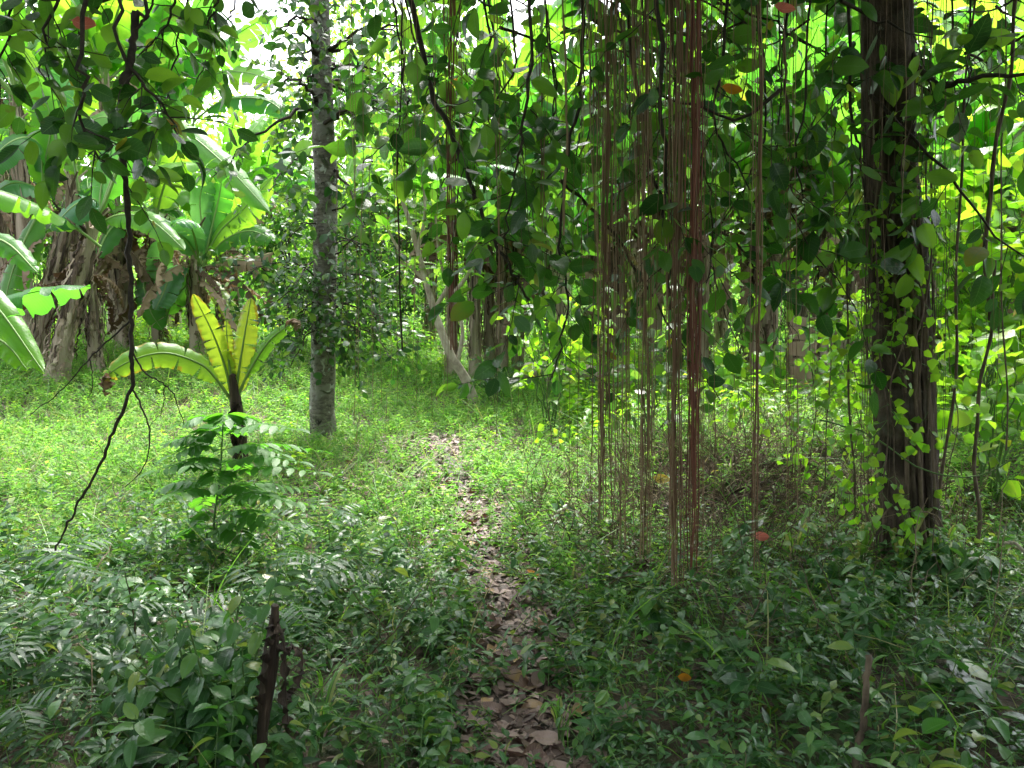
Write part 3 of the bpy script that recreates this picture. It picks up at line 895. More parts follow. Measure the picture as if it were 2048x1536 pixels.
def stem_mesh(h, r, flaps, lean=0.0, seed=0):
    mb = MB()
    n = 26; pts = [Vector((lean * (i / n) ** 1.3 * h, 0, h * i / n)) for i in range(n + 1)]
    ph = R.random() * 6
    def rf(th, s):
        return 1 + .05 * np.sin(3 * th + 9 * s + ph) + .05 * np.sin(8 * th + 3 * s) + .05 * ((s * 9 + th / 2 / PI) % 1) + (.25 * max(0, 1 - s * 8))
    tube(mb, pts, r, r * .38, 20, rf=rf)
    for k in range(7):     # sheath ends and old leaf stalks rising round the top
        a = k * .9 + R.random(); b0 = pts[-1 - R.randint(0, 5)]; d = Vector((math.cos(a), math.sin(a), 0)); l = R.uniform(.2, .45)
        tube(mb, [b0 + d * r * .2, b0 + d * r * .45 + Vector((0, 0, l * .6)), b0 + d * (r * .6 + l * .35) + Vector((0, 0, l))], r * .22, .012, 6)
    # peeling sheaths hanging down the stem
    for k in range(flaps):
        s = R.uniform(.15, 1); p = Vector((lean * s ** 1.3 * h, 0, h * s)); a = R.uniform(0, 2 * PI)
        rr = r * (1 - .5 * s) * 1.05; L_ = R.uniform(.15, .6) * h * min(1, s + .2) * .7; wd = R.uniform(.006, .034)
        V = []; out = rr
        for i in range(8):
            t = i / 7
            out = rr + .012 + R.uniform(0, .03) + .05 * math.sin(t * PI) * R.random()
            aa = a + R.gauss(0, .06)
            z = s * h - t * L_
            cx = lean * max(0, z / h) ** 1.3 * h
            ww = wd * (1 - .5 * t) * R.uniform(.7, 1.2)
            c = Vector((cx + math.cos(aa) * out, math.sin(aa) * out, z))
            tg = Vector((-math.sin(aa), math.cos(aa), 0))
            V += [c - tg * ww, c + Vector((math.cos(aa), math.sin(aa), 0)) * ww * .4, c + tg * ww]
        f = []
        for i in range(7):
            for j in range(2): f.append([i * 3 + j, i * 3 + j + 1, i * 3 + 4 + j, i * 3 + 3 + j])
        mb.add([tuple(v) for v in V], f)
    return mb.mesh('pseudostem', M['stem'])


STEMS = {}
def get_stem(h, lean):
    key = (round(h * 2) / 2, round(lean * 4) / 4)
    if key not in STEMS: STEMS[key] = stem_mesh(key[0], .13, 95, key[1])
    return STEMS[key], h / key[0]


def banana(px, py, Y, h, label, leaves=8, dead=7, lean=0.0, leanrot=0.0, group=None, thick=1.0, custom=None, scl=1.0, spread=1.0, name='banana_plant', z=None):
    p = at(px, py, Y); p.z = gz(p.x, Y) - .04
    root = empty(name, p, label, 'banana plant', group)
    if h > .3:
        st, sc = get_stem(h, lean)
        link('pseudostem', st, root, rot=(0, 0, leanrot), scl=(thick, thick, sc))
    topv = Vector((lean * h * math.cos(leanrot), lean * h * math.sin(leanrot), h))
    a0 = R.random() * 6
    for i in range(leaves):
        a = a0 + i * 2.4; t = (i / max(1, leaves - 1))
        link('leaf', R.choice(BL), root, loc=topv - Vector((0, 0, t * .25)), rot=(R.gauss(0, .12), (.08 + .75 * t * spread) + R.gauss(0, .08), a), scl=scl * R.uniform(.8, 1.15))
    for i in range(dead):
        a = R.random() * 6.28; s = R.uniform(.6, 1.0)
        q = Vector((topv.x * s, topv.y * s, h * s))
        link('dead_leaf', R.choice(DL), root, loc=q + Vector((math.cos(a), math.sin(a), 0)) * .07, rot=(R.gauss(0, .2), R.gauss(0, .15), a), scl=(R.uniform(.6, 1.0) * min(1, h / 1.6)))
    for cu in custom or []:
        ctrl, W, md, torn = cu[:4]
        ctrl = [at(*q) for q in ctrl]
        mb = MB(); pts = spline(ctrl, 34)
        # the blade turns its face towards the viewer's side of the plant
        tdir = (ctrl[-1] - ctrl[0]).normalized()
        side = cu[4] if len(cu) > 4 else tdir.cross(Vector((0, -.75, .65))).normalized()
        blade(mb, pts, W, cu[5] if len(cu) > 5 else .15, side=side, fold=.25, droop=.4, torn=torn, wave=.02, rib=.014)
        child(mb, 'leaf', [md, M['rib']], root)
    return root


b = M['banana']
PB = leaf_mat('bluish banana leaf', [(0, G(.05, .15, .07)), (1, G(.10, .24, .09))], [(0, G(.12, .45, .08)), (1, G(.25, .6, .1))], .38, .32, per='object', vein=(.01, 22, .08, G(.2, .36, .16)), spec=.5)
banana(70, 690, 11.5, 2.7, 'banana plant with tall dark stem and an upright yellow green leaf at the left edge', leaves=2, dead=7, lean=.25, leanrot=.3, custom=[
    ([(92, 400, 11.5), (90, 330, 11.5), (102, 240, 11.4), (72, 150, 11.3)], .48, b, 0),
    ([(88, 400, 11.5), (78, 290, 11.3), (20, 285, 10.9), (-70, 380, 10.6)], .62, b, .1),
    ([(92, 390, 11.5), (130, 290, 11.4), (200, 235, 11.3), (260, 260, 11.2)], .5, b, .2),
    ([(88, 400, 11.5), (60, 370, 11.2), (10, 372, 11), (-50, 430, 10.8)], .5, PB, .3),
    ([(92, 400, 11.5), (50, 480, 11.3), (20, 560, 11.2), (5, 640, 11.1)], .5, b, .2),
    ([(150, 300, 11.8), (130, 240, 11.8), (125, 190, 11.7), (150, 140, 11.6)], .6, PB, .1)])
banana(110, 710, 10.8, 2.2, 'banana plant with a thick pale trunk leaning right at the left of the clearing', leaves=2, dead=6, lean=.32, leanrot=0, thick=1.25, custom=[
    ([(195, 440, 10.8), (190, 400, 10.7), (150, 410, 10.5), (100, 460, 10.4)], .5, PB, .5),
    ([(195, 450, 10.8), (240, 430, 10.7), (300, 440, 10.5), (370, 500, 10.4)], .38, b, .3),
    ([(195, 440, 10.8), (230, 340, 10.8), (260, 250, 10.8), (270, 180, 10.8)], .55, b, .1),
    ([(200, 430, 10.8), (270, 270, 10.6), (350, 255, 10.4), (440, 320, 10.2), (540, 425, 10.1)], .5, b, .25)])
banana(190, 690, 11.2, 1.4, 'short pale banana trunk standing upright just right of the leaning one', leaves=1, dead=2, thick=.9, spread=.6)
banana(250, 690, 12.6, 2.3, 'banana plant wrapped in brown dead leaves behind the dangling dead branch', leaves=6, dead=16)
banana(320, 692, 12.8, 2.2, 'banana plant with drooping brown skirt between two other banana plants', leaves=5, dead=16, custom=[
    ([(330, 640, 12.2), (328, 580, 12.1), (325, 530, 12.1), (318, 480, 12.0)], .45, PB, 0),
    ([(330, 650, 12.2), (345, 600, 12.1), (380, 560, 12.0), (375, 520, 12.0)], .4, b, 0),
    ([(330, 560, 12.2), (290, 560, 12.1), (300, 620, 12.0), (325, 660, 12.0)], .4, b, .2)])
banana(395, 695, 12.0, 1.7, 'banana plant with a fan of blue green and pale upright leaves', leaves=0, dead=9, custom=[
    ([(400, 540, 12), (405, 470, 12), (400, 400, 12), (412, 345, 11.9)], .46, PB, 0),
    ([(405, 540, 12), (425, 450, 12), (440, 385, 12), (446, 328, 11.9)], .42, b, 0),
    ([(405, 540, 12), (435, 470, 11.9), (490, 415, 11.7), (545, 355, 11.5)], .62, b, .05),
    ([(400, 530, 12), (370, 480, 11.7), (310, 440, 11.5), (230, 430, 11.3)], .42, PB, .2),
    ([(400, 530, 12), (388, 470, 11.7), (372, 440, 11.4), (350, 445, 11.2)], .5, PB, .1),
    ([(405, 530, 12), (450, 480, 11.8), (500, 462, 11.6), (550, 480, 11.4)], .42, b, .3),
    ([(405, 535, 12), (460, 520, 11.8), (500, 520, 11.6), (545, 505, 11.4)], .36, M['dead_leaf'], .6),
    ([(400, 530, 12), (350, 540, 11.8), (325, 590, 11.6), (310, 620, 11.5)], .4, PB, .1),
    ([(400, 530, 12), (440, 590, 11.8), (460, 620, 11.6), (470, 650, 11.5)], .3, M['yellow_banana'], .3)])
banana(450, 695, 13.5, 1.9, 'ragged banana plant right of the fan-leaved one with browned leaf tips', leaves=6, dead=14)
banana(160, 690, 14.0, 3.4, 'tall banana plant rising behind the pale leaning trunk', leaves=9, dead=10)
banana(350, 690, 15.0, 4.2, 'tallest banana plant in the left clump, its leaves reaching the sky gap', leaves=7, dead=10, scl=1.2, custom=[
    ([(385, 260, 14.5), (400, 150, 14.3), (415, 60, 14.2), (425, -20, 14)], .75, b, .05),
    ([(380, 260, 14.5), (340, 150, 14.3), (320, 80, 14.2), (330, 0, 14)], .7, b, .05),
    ([(390, 200, 14.5), (430, 150, 14.3), (490, 145, 14.2), (560, 165, 14)], .45, M['yellow_banana'], .8),
    ([(390, 240, 14.5), (450, 200, 14.3), (530, 200, 14.2), (580, 235, 14)], .5, b, .5)])
banana(470, 690, 17.0, 3.0, 'banana plant with broad arching leaves beneath the open sky gap', leaves=9, dead=6, scl=1.1)
banana(20, 690, 15.0, 3.6, 'banana plant half hidden at the far left behind others', leaves=8, dead=6)
banana(540, 690, 18.0, 3.0, 'banana plant whose leaves show just left of the lichen-covered trunk', leaves=8, dead=6)
# near plant at the left edge: only its leaves reach in
banana(-230, 900, 6.5, 1.2, 'banana plant beyond the left edge whose bright leaves reach into the picture', leaves=2, dead=0, custom=[
    ([(-230, 640, 6.5), (-120, 470, 6.4), (0, 480, 6.3), (75, 545, 6.2)], .22, b, .1),
    ([(-230, 640, 6.5), (-120, 540, 6.4), (-20, 600, 6.2), (88, 745, 6.0)], .24, b, .1),
    ([(-230, 660, 6.5), (-120, 640, 6.4), (0, 680, 6.2), (55, 740, 6.1)], .22, b, .2)])
# more plants filling the middle distance at right
for px, Yd, h, lb in [(1110, 11.2, 2.2, 'banana plant with wide leaves just beyond the fallen log'), (1235, 12.0, 3.2, 'banana plant beyond the log between two root bundles'), (1400, 11.4, 2.8, 'banana plant straight behind the deep red roots'),
                      (1500, 11.8, 3.2, 'banana plant seen low through the gap right of the red roots'), (1590, 12.2, 3.6, 'tall banana plant behind the faint thin roots'), (1690, 11.0, 2.8, 'banana plant right behind the lime vine curtain'),
                      (1935, 8.6, 2.3, 'banana plant behind the broad yellow green shrub'), (2050, 8.4, 2.7, 'banana plant rising at the right edge behind the thick liana')]:
    banana(px, 760, Yd, h, lb, leaves=11, dead=8, scl=1.15, spread=.85, lean=R.uniform(-.08, .08))
for px, Yd, h, lb in [(235, 13.6, 4.7, 'high banana plant whose crown shows above the withered brown ones'), (60, 13.2, 4.4, 'high banana plant towering over the far left corner'), (1310, 13.2, 5.0, 'very high banana plant with crown near the top edge between root bundles'),
                      (1010, 15.0, 4.9, 'high banana plant crowning the gap above the central row'), (1540, 13.6, 5.0, 'very high banana plant left of the lime vine curtain'), (1980, 12.4, 4.7, 'high banana plant whose leaves fill the upper right corner')]:
    banana(px, 740, Yd, h, lb, leaves=11, dead=3, scl=1.35, spread=.95)
# centre
for px, Yd, h, lb in [(905, 12.8, 2.6, 'banana plant with slender stem right behind the crooked pale tree'),
                      (950, 12.6, 2.9, 'leftmost banana stem in the row beyond the centre of the clearing'),
                      (978, 13.4, 3.1, 'straight pinkish brown banana stem second in the central row'),
                      (1003, 12.8, 2.8, 'thick dark banana stem in the middle of the central row'),
                      (1035, 13.2, 3.0, 'banana plant closing the central row on the right side')]:
    banana(px, 760, Yd, h, lb, leaves=7, dead=4, thick=.8, lean=R.uniform(-.06, .06), scl=1.0)
# right and far
BG = [(700, 19, 2.6), (800, 22, 3.4), (1090, 16, 3.6), (1180, 14.5, 3.6), (1270, 17, 4.2), (1350, 14, 3.5), (1440, 16, 4.2), (1530, 13.5, 3.4), (1640, 12, 3.0), (1600, 17, 4.4), (1730, 14, 3.8), (1850, 12.5, 3.2),
      (1950, 14, 3.8), (2040, 12, 3.0), (2120, 15, 4.0), (1130, 20, 4.6), (1900, 18, 4.4), (860, 16, 3.8)]
GL = ['behind the left tree trunk', 'far back seen left of the dark bough', 'just right of the central stems', 'behind the leftmost bundle of hanging roots', 'tall and pale behind the middle roots',
      'between the two thick root bundles', 'towering behind the reddest root bundle', 'behind the singly hanging reddish root', 'with withered brown skirt left of the big trunk', 'rearmost and tallest left of the big trunk',
      'partly hidden by the big dark trunk', 'glowing just right of the big dark trunk', 'behind the twisted lianas at right', 'near the right edge among broad leaves', 'cut off by the right edge', 'farthest back behind the centre',
      'far back above the right thicket', 'with an orange withered leaf above the crooked pale tree']
for (px, Yd, h), g in zip(BG, GL):
    cu = None
    if px == 860:
        cu = [([(870, 300, 15), (880, 290, 15), (890, 340, 14.9), (880, 420, 14.8)], .4, M['orange_leaf'], .8)]
    if px == 1640:
        cu = [([(1620, 650, 10.5), (1615, 640, 10.4), (1612, 720, 10.3), (1610, 830, 10.2)], .42, M['dead_leaf'], .9, Vector((1, 0, 0)), .02)]
    banana(px, 740, Yd, h, 'banana plant ' + g, leaves=9, dead=14 if px == 1640 else 5, scl=1.15, spread=1.1, custom=cu)


def young_banana():
    Y = 7.0
    p = at(482, 930, Y); p.z = gz(p.x, Y) - .03
    root = empty('young_banana_plant', p, 'small young banana plant with four yellowing leaves left of the path', 'banana plant')
    mb = MB(); c = [p, at(478, 860, Y), at(470, 790, Y), at(466, 750, Y)]
    tube(mb, spline(c, 24), .075, .035, 16, rf=lambda th, s: 1 + .08 * np.sin(3 * th + 5 * s) + .05 * np.sin(9 * th))
    for k in range(7):
        q = at(478 + R.uniform(-14, 14), 800 + R.uniform(0, 20), Y - .05)
        e = q + Vector((R.uniform(-.08, .08), R.uniform(-.05, .02), -R.uniform(.25, .5)))
        blade(mb, spline([q, q.lerp(e, .5) + Vector((R.uniform(-.06, .06), -.05, 0)), e], 10), .07, .05, crumple=.5, torn=.6, ribmat=0, rib=.006)
    child(mb, 'pseudostem', M['dark_dead'], root)
    yb = M['yellow_banana']
    L4 = [([(464, 800, Y), (452, 740, Y), (425, 665, Y - .05), (386, 588, Y - .1)], .20, yb, .25, .1),
          ([(470, 800, Y), (478, 740, Y), (490, 665, Y), (502, 596, Y)], .21, yb, .15, .1),
          ([(462, 800, Y), (432, 758, Y - .1), (400, 728, Y - .2), (330, 706, Y - .35), (260, 722, Y - .5), (200, 760, Y - .6)], .24, yb, .3, .2),
          ([(472, 800, Y), (500, 740, Y), (540, 680, Y), (585, 645, Y)], .13, M['banana'], .4, .25),
          ([(470, 800, Y), (460, 740, Y), (455, 690, Y), (452, 640, Y)], .10, yb, .1, .2)]
    for c, W, md, torn, pet in L4:
        ctrl = [at(*q) for q in c]; mb = MB()
        td = (ctrl[-1] - ctrl[0]).normalized()
        blade(mb, spline(ctrl, 44), W, pet, side=td.cross(Vector((0, -.92, .4))).normalized(), fold=.2, droop=.35, torn=torn, wave=.014, rib=.010)
        child(mb, 'leaf', [md, M['rib']], root)
    mb = MB(); ctrl = [at(575, 645, Y), at(590, 640, Y - .05), at(600, 650, Y - .05), at(592, 662, Y - .05)]
    blade(mb, spline(ctrl, 14), .14, .02, crumple=.6, torn=.5, ribmat=0); child(mb, 'dead_leaf', M['dead_leaf'], root)
    mb = MB(); ctrl = [at(215, 748, Y - .6), at(205, 765, Y - .6), at(212, 790, Y - .6)]
    blade(mb, spline(ctrl, 12), .15, .02, crumple=.5, torn=.5, ribmat=0); child(mb, 'dead_leaf', M['dead_leaf'], root)


young_banana()


# ------------------------------------------------------------------ crooked pale tree and far trees
def crooked_tree():
    Y = 10.3
    p = at(955, 825, Y); p.z = gz(p.x, Y) - .04
    root = empty('crooked_pale_tree', p, 'slender pale crooked tree with bent trunk at the head of the path', 'tree')
    mb = MB()
    main = [p, at(932, 760, Y), at(905, 715, Y), at(882, 660, Y), at(862, 600, Y), at(835, 500, Y), at(815, 430, Y)]
    tube(mb, spline(main, 40), .075, .028, 14, rf=lambda th, s: 1 + .06 * np.sin(3 * th + 8 * s) + .05 * np.sin(50 * s))
    child(mb, 'trunk', M['pale_bark'], root)
    ends = []
    for c in ([(915, 722, Y), (925, 660, Y), (905, 590, Y), (880, 520, Y), (870, 420, Y)], [(868, 620, Y), (900, 560, Y), (905, 480, Y), (920, 400, Y)],
              [(850, 560, Y), (810, 520, Y), (770, 450, Y)], [(835, 500, Y), (850, 430, Y), (845, 360, Y)], [(815, 430, Y), (800, 390, Y), (780, 340, Y)], [(905, 590, Y), (940, 540, Y), (955, 470, Y)]):
        mb = MB(); ctrl = [at(*q) for q in c]; tube(mb, spline(ctrl, 16), .03, .014, 8); br = child(mb, 'branch', M['pale_bark'], root)
        e = ctrl[-1]; lv = LV(); up = (ctrl[-1] - ctrl[-2]).normalized()
        for e, nn in ((ctrl[-1], 16), (ctrl[-2], 9)):
            for i in range(nn):
                a = i * 2.4; d = Vector((math.cos(a), math.sin(a) * .8, R.uniform(-.25, .9)))
                lv.add(e - up * R.uniform(0, .15), d, Vector((0, -.3, 1)) + rv(.3), R.uniform(.25, .42))
        f = MB(); lv.build(f, [leaf_tpl(6, .26, .25, .35, 'lance', .1)]); child(f, 'foliage', M['far'], br)


crooked_tree()


def far_tree(px, Y, h, wdt, n, ll, label, mat='far', group=None, low=.15, tpl=None, bark='grey_bark', r=.12, name='background_tree', clumps=26):
    p = at(px, 700, Y); p.z = gz(p.x, Y) - .1
    root = empty(name, p, label, 'tree', group)
    w = MB(); top = p + Vector((R.uniform(-.4, .4), 0, h * .8))
    tube(w, spline([p, p.lerp(top, .5) + Vector((R.uniform(-.3, .3), 0, 0)), top], 20), r, r * .3, 10)
    child(w, 'trunk', M[bark], root)
    w = MB(); P_, D, Nn, S_ = [], [], [], []
    for k in range(clumps):
        a = R.uniform(0, 2 * PI); s = R.uniform(low, 1.0); rr = wdt * math.sin(PI * min(1, .15 + s * .8)) * R.uniform(.3, 1)
        c = p + Vector((math.cos(a) * rr, math.sin(a) * rr * .7, h * s))
        q = p.lerp(top, min(1, s * .9))
        tube(w, spline([q, q.lerp(c, .5) + Vector((0, 0, .2)), c], 6), r * .22, .012, 5)
        m = int(n / clumps * R.uniform(.5, 1.5)); sg = wdt * R.uniform(.16, .3)
        pp = rng.normal(0, sg, (m, 3)) * [1, 1, .6] + np.array(c)
        P_.append(pp)
        dd = rng.normal(0, 1, (m, 3)); dd[:, 2] -= .4; D.append(dd)
        nn = rng.normal(0, .6, (m, 3)) + [0, -.2, .8]; Nn.append(nn)
        S_.append(rng.uniform(.6, 1.2, m) * ll)
    cr = child(w, 'limbs', M['twig'], root)
    f = MB(); T = np.concatenate(P_); B = bases(np.concatenate(D), np.concatenate(Nn), np.concatenate(S_))
    scatter(f, (tpl or SM)[0], T, B); child(f, 'crown', M[mat], root)
    return root


far_tree(-40, 17, 8.5, 3.0, 6500, .22, 'dense dark tree filling the upper left corner behind the banana leaves', 'small', clumps=40)
far_tree(150, 20, 9.0, 3.0, 5500, .24, 'broad green tree behind the left banana clump', 'far', clumps=34)
far_tree(330, 24, 8.5, 3.0, 4500, .26, 'rounded tree far behind the tallest banana plant', 'far', clumps=30)
far_tree(560, 26, 4.8, 3.2, 4500, .25, 'low feathery tree far away under the white sky gap', 'far', clumps=30)
far_tree(720, 22, 8.6, 3.0, 7000, .22, 'tree with bright leaves behind the lichen-covered trunk', 'far', clumps=34)
far_tree(740, 13, 3.0, 1.1, 2300, .13, 'dark bushy sapling right of the lichen-covered trunk', 'small', low=.3, clumps=18, r=.05)
far_tree(570, 12, 2.6, 1.0, 2200, .12, 'dark leafy sapling left of the lichen-covered trunk', 'small', low=.25, clumps=18, r=.05)
far_tree(860, 27, 9, 3.6, 7000, .26, 'tall tree far behind the crooked pale tree', 'far', clumps=30)
far_tree(1000, 30, 9, 4.5, 7500, .3, 'wide tree at the very back of the clearing', 'far', clumps=34)
far_tree(1200, 26, 8.2, 4.2, 7500, .28, 'spreading tree behind the leftmost hanging roots', 'far', clumps=34)
far_tree(1420, 24, 8.5, 3.8, 7500, .28, 'leafy tree behind the reddest hanging roots', 'far', clumps=34)
far_tree(1620, 22, 8.6, 3.6, 6000, .26, 'green tree behind the drooping brown banana skirt', 'far', clumps=34)
far_tree(1800, 20, 9.5, 3.2, 5500, .25, 'tree rising behind the big dark trunk', 'far', clumps=34)
far_tree(1960, 22, 5.5, 3.4, 6000, .25, 'rounded tree below the bright sky at upper right', 'far', clumps=34)
far_tree(2140, 19, 6.0, 3.0, 5000, .25, 'tree cut by the right edge of the view', 'far', clumps=30)
GRP = 'distant forest trees closing the view'
for k in range(16):
    far_tree(-500 + k * 205, R.uniform(34, 42), R.uniform(4.2, 5.2), 4.5, 3400, .42, 'distant bushy green tree in the forest edge at the back', 'far', GRP, clumps=24, low=.05)
for (x, y) in [(-7, -5), (7, -4), (-8, 0), (8.5, 0.5), (-5, -2.5), (5, -2.5), (.5, -8)]:  # unseen trees added behind the camera to keep frontal light off the foreground
    t_ = far_tree(1024, 5, R.uniform(8, 9.5), 3.0, 3600, .40, 'unseen leafy tree added behind the viewpoint to block light on the foreground', 'small', 'unseen trees added behind the viewpoint to block light', clumps=30, low=.05)
    t_.location = (x, y, gz(x, y) - .1)


# ------------------------------------------------------------------ bushes and vines on the right
def broad_bush(px, Y, h, wdt, n, ll, label, mat='bright', tpl=RND, name='broad_leaved_shrub', low=.1, base_py=900):
    p = at(px, base_py, Y); p.z = gz(p.x, Y) - .03
    root = empty(name, p, label, 'shrub')
    w, lv = MB(), LV()
    for k in range(n):
        a = R.uniform(0, 2 * PI); rr = wdt * math.sqrt(R.random())
        e = p + Vector((math.cos(a) * rr, math.sin(a) * rr * .7, h * R.uniform(.45, 1)))
        bough(w, lv, [p + rv(.05) * .6, p.lerp(e, .5) + Vector((0, 0, .15 * h)) * .5, e], .009, .003, ll, 5, (.15, .4), low + .2, droop=.3, step=ll * .55, wob=.03)
    child(w, 'stems', M['green_stem'], root)
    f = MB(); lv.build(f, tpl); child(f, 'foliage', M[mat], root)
    return root


broad_bush(1960, 7.0, 3.3, .8, 16, .20, 'tall shrub of big round yellow green leaves between the trunk and the right edge')
broad_bush(2080, 6.0, 2.6, .6, 12, .20, 'glowing broad-leaved shrub cut by the right edge')
broad_bush(1900, 8.5, 3.2, .8, 14, .17, 'yellow green leafy shrub directly behind the twisted lianas')
broad_bush(1990, 5.4, 1.3, .55, 9, .16, 'low shrub with glossy round leaves below the lianas at right', 'bright')
broad_bush(1680, 7.6, 1.6, .4, 6, .11, 'slim shrub overgrown with small lime leaves left of the big trunk')
broad_bush(1100, 8.6, 1.6, .5, 9, .13, 'leafy lime green bush at the foot of the fallen log')
broad_bush(1180, 9.5, 1.3, .6, 9, .13, 'small lime green bush behind the leftmost root bundle')
broad_bush(1450, 8.2, 1.0, .7, 8, .12, 'bright leafy bush behind the reddest roots', base_py=860)
broad_bush(1000, 10.0, 1.0, .3, 8, .09, 'small dark bush hugging the foot of the crooked pale tree', 'small', OV)
broad_bush(1300, 6.6, 1.3, .4, 6, .14, 'dark-leaved sapling standing among the hanging roots', 'small', OV)


def vine(px, Y, y0, y1, amp, r, label, leafy=0, ll=.07, name='liana', mat='vine', leafmat='bright', x1=None, group=None, leaf_t=HEART):
    a = at(px, y0, Y); bt = at(x1 if x1 is not None else px, y1, Y)
    n = 46; pts = []
    ph = R.random() * 6
    for i in range(n + 1):
        s = i / n; q = a.lerp(bt, s)
        q += Vector((math.sin(s * 7 + ph) * amp + math.sin(s * 19 + ph * 2) * amp * .3, math.sin(s * 9 + ph) * amp, 0)) * min(1, 6 * s + .2)
        pts.append(q)
    bt = pts[-1]
    root = empty(name, bt, label, 'vine', group)
    w = MB(); tube(w, pts, r * .8, r * 1.1, 7, rf=lambda th, s: 1 + .15 * np.sin(2 * th + 60 * s)); child(w, 'stem', M[mat], root)
    if leafy:
        w2, lv = MB(), LV()
        for k in range(leafy):
            i = R.randint(2, n - 1); p = pts[i]
            twig_leaves(w2, lv, p, Vector((R.gauss(0, 1), R.gauss(0, .6), -.5)), R.uniform(.1, .35), ll, .5, ll * .75, .0016)
        f = MB(); lv.build(f, leaf_t); child(w2, 'tendrils', M['green_stem'], root); child(f, 'foliage', M[leafmat], root)
    return root


vine(2040, 4.2, -120, 640, .03, .011, 'thickest dark twisted liana at the top right edge', x1=1965)
vine(1990, 4.3, 520, 1090, .03, .010, 'brown liana running to the ground farthest right of the big trunk', x1=1940)
vine(1960, 4.4, -120, 1060, .03, .008, 'knotted brown liana nearest the right side of the big trunk', x1=1875)
vine(2010, 4.8, -120, 900, .02, .005, 'thin straight liana with few leaves close to the right edge', 5, x1=2005)
vine(1700, 4.5, 100, 1050, .02, .006, 'leaf-clad liana hanging just left of the big trunk', 16, .065, x1=1700)
vine(1655, 5.1, 200, 980, .02, .004, 'climbing vine with a curtain of lime heart leaves', 24, .07, name='climbing_vine')
vine(1738, 4.2, 250, 900, .02, .004, 'climbing vine pressed to the left flank of the big trunk', 20, .06, name='climbing_vine')
vine(1620, 5.3, 350, 940, .03, .003, 'thin vine with scattered yellow green heart leaves left of the curtain', 18, .07, name='climbing_vine')
vine(1862, 4.25, 300, 1000, .02, .004, 'climbing vine up the right flank of the big trunk', 22, .06, name='climbing_vine')
vine(1575, 5.4, 420, 930, .02, .003, 'vine with lime leaves behind the single reddish root', 14, .075, name='climbing_vine')
vine(1760, 4.12, 150, 1000, .03, .004, 'climbing vine hugging the front left edge of the big trunk', 16, .06, name='climbing_vine')
vine(1850, 4.15, 100, 800, .03, .005, 'bare brown vine with few leaves on the upper right trunk side', 6, .06, name='climbing_vine', mat='vine')
vine(1705, 5.2, 330, 900, .04, .003, 'vine with dense lime leaves in the gap left of the big trunk', 26, .065, name='climbing_vine')
vine(1900, 5.0, 500, 1000, .04, .003, 'leafy vine between the big trunk and the knotted liana', 18, .08, name='climbing_vine')
vine(1800, 4.1, 500, 1130, .06, .004, 'climbing vine winding up the middle of the big trunk', 14, .075, name='climbing_vine', mat='vine')
vine(1820, 4.1, 150, 700, .05, .004, 'climbing vine winding over the upper middle of the big trunk', 12, .07, name='climbing_vine', mat='vine')
vine(1480, 5.6, 500, 900, .03, .003, 'vine with lime leaves right of the deep red roots', 14, .08, name='climbing_vine')
vine(1080, 6.2, 560, 900, .03, .003, 'thin vine with bright leaves left of the root bundles', 9, .08, name='climbing_vine', x1=1110)
vine(800, 4.4, -120, 700, .012, .005, 'straight dark vine hanging between the left tree and the boughs', name='hanging_vine', mat='twig')
vine(1130, 4.0, -120, 470, .01, .006, 'reddish brown vine hanging straight under the upper boughs', name='hanging_vine', mat='root')


# ------------------------------------------------------------------ aerial roots
def roots(px, Y, yend, n, spread, r, label, mat='root', ends=.35, group=None, y0=-160):
    tp = at(px, y0, Y); e = at(px, yend, Y)
    root = empty('aerial_root_bundle', e, label, 'aerial roots', group)
    n = int(n * 1.8); r *= .82; spread *= 1.45; ends *= .45
    for k in range(n):
        dx, dy = R.gauss(0, spread), R.gauss(0, spread * .8)
        ye = yend - abs(R.gauss(0, 1)) * ends * (yend - 300) if k % 2 else yend
        bt = at(px, ye, Y) + Vector((dx * .7 + R.gauss(0, .004), dy * .7, 0)); g_ = gz(bt.x, bt.y) - .02
        bt.z = max(bt.z, g_)
        a = tp + Vector((dx * 1.6, dy * 1.6, R.uniform(0, .6)))
        m = 34; ph, ph2 = R.random() * 6, R.random() * 6
        pts = []
        for i in range(m + 1):
            s = i / m; q = a.lerp(bt, s)
            pts.append(q + Vector((math.sin(s * 5 + ph) * .018 + math.sin(s * 23 + ph2) * .004 + math.sin(s * 61 + ph) * .0015, math.cos(s * 6 + ph2) * .01, 0)))
        w = MB(); tube(w, pts, r * R.uniform(.5, 1.2), r * R.uniform(.4, .9), 5)
        child(w, 'root_strand', M[mat], root)


roots(905, 4.0, 700, 7, .010, .0035, 'reddish aerial root bundle ending above the crooked pale tree', 'red_root')
roots(1208, 3.7, 1040, 13, .013, .0036, 'leftmost dense brown aerial root bundle reaching the weeds')
roots(1250, 3.9, 1090, 8, .02, .0024, 'wispy pale aerial roots between the two left bundles')
roots(1290, 3.7, 1110, 13, .016, .0028, 'second aerial root bundle from the left reaching low')
roots(1350, 3.6, 1170, 15, .014, .0034, 'thick brown aerial root bundle in the middle of the picture')
roots(1390, 3.55, 1135, 9, .008, .0046, 'deep red thick aerial root bundle near the ground', 'red_root')
roots(1392, 3.65, 1140, 6, .022, .0026, 'loose brown aerial roots surrounding the deep red bundle')
roots(1512, 3.6, 1140, 5, .007, .0036, 'narrow reddish aerial root bundle above the pink fallen leaf', 'root')
roots(1585, 4.0, 1020, 4, .012, .0024, 'faint thin aerial roots left of the lime vine curtain')
roots(1742, 4.2, 1080, 9, .03, .0028, 'curtain of thin brown stems hanging down the left side of the big trunk', 'vine', ends=.6)
roots(1866, 4.3, 1100, 9, .025, .0028, 'curtain of thin brown stems hanging down the right side of the big trunk', 'vine', ends=.6)
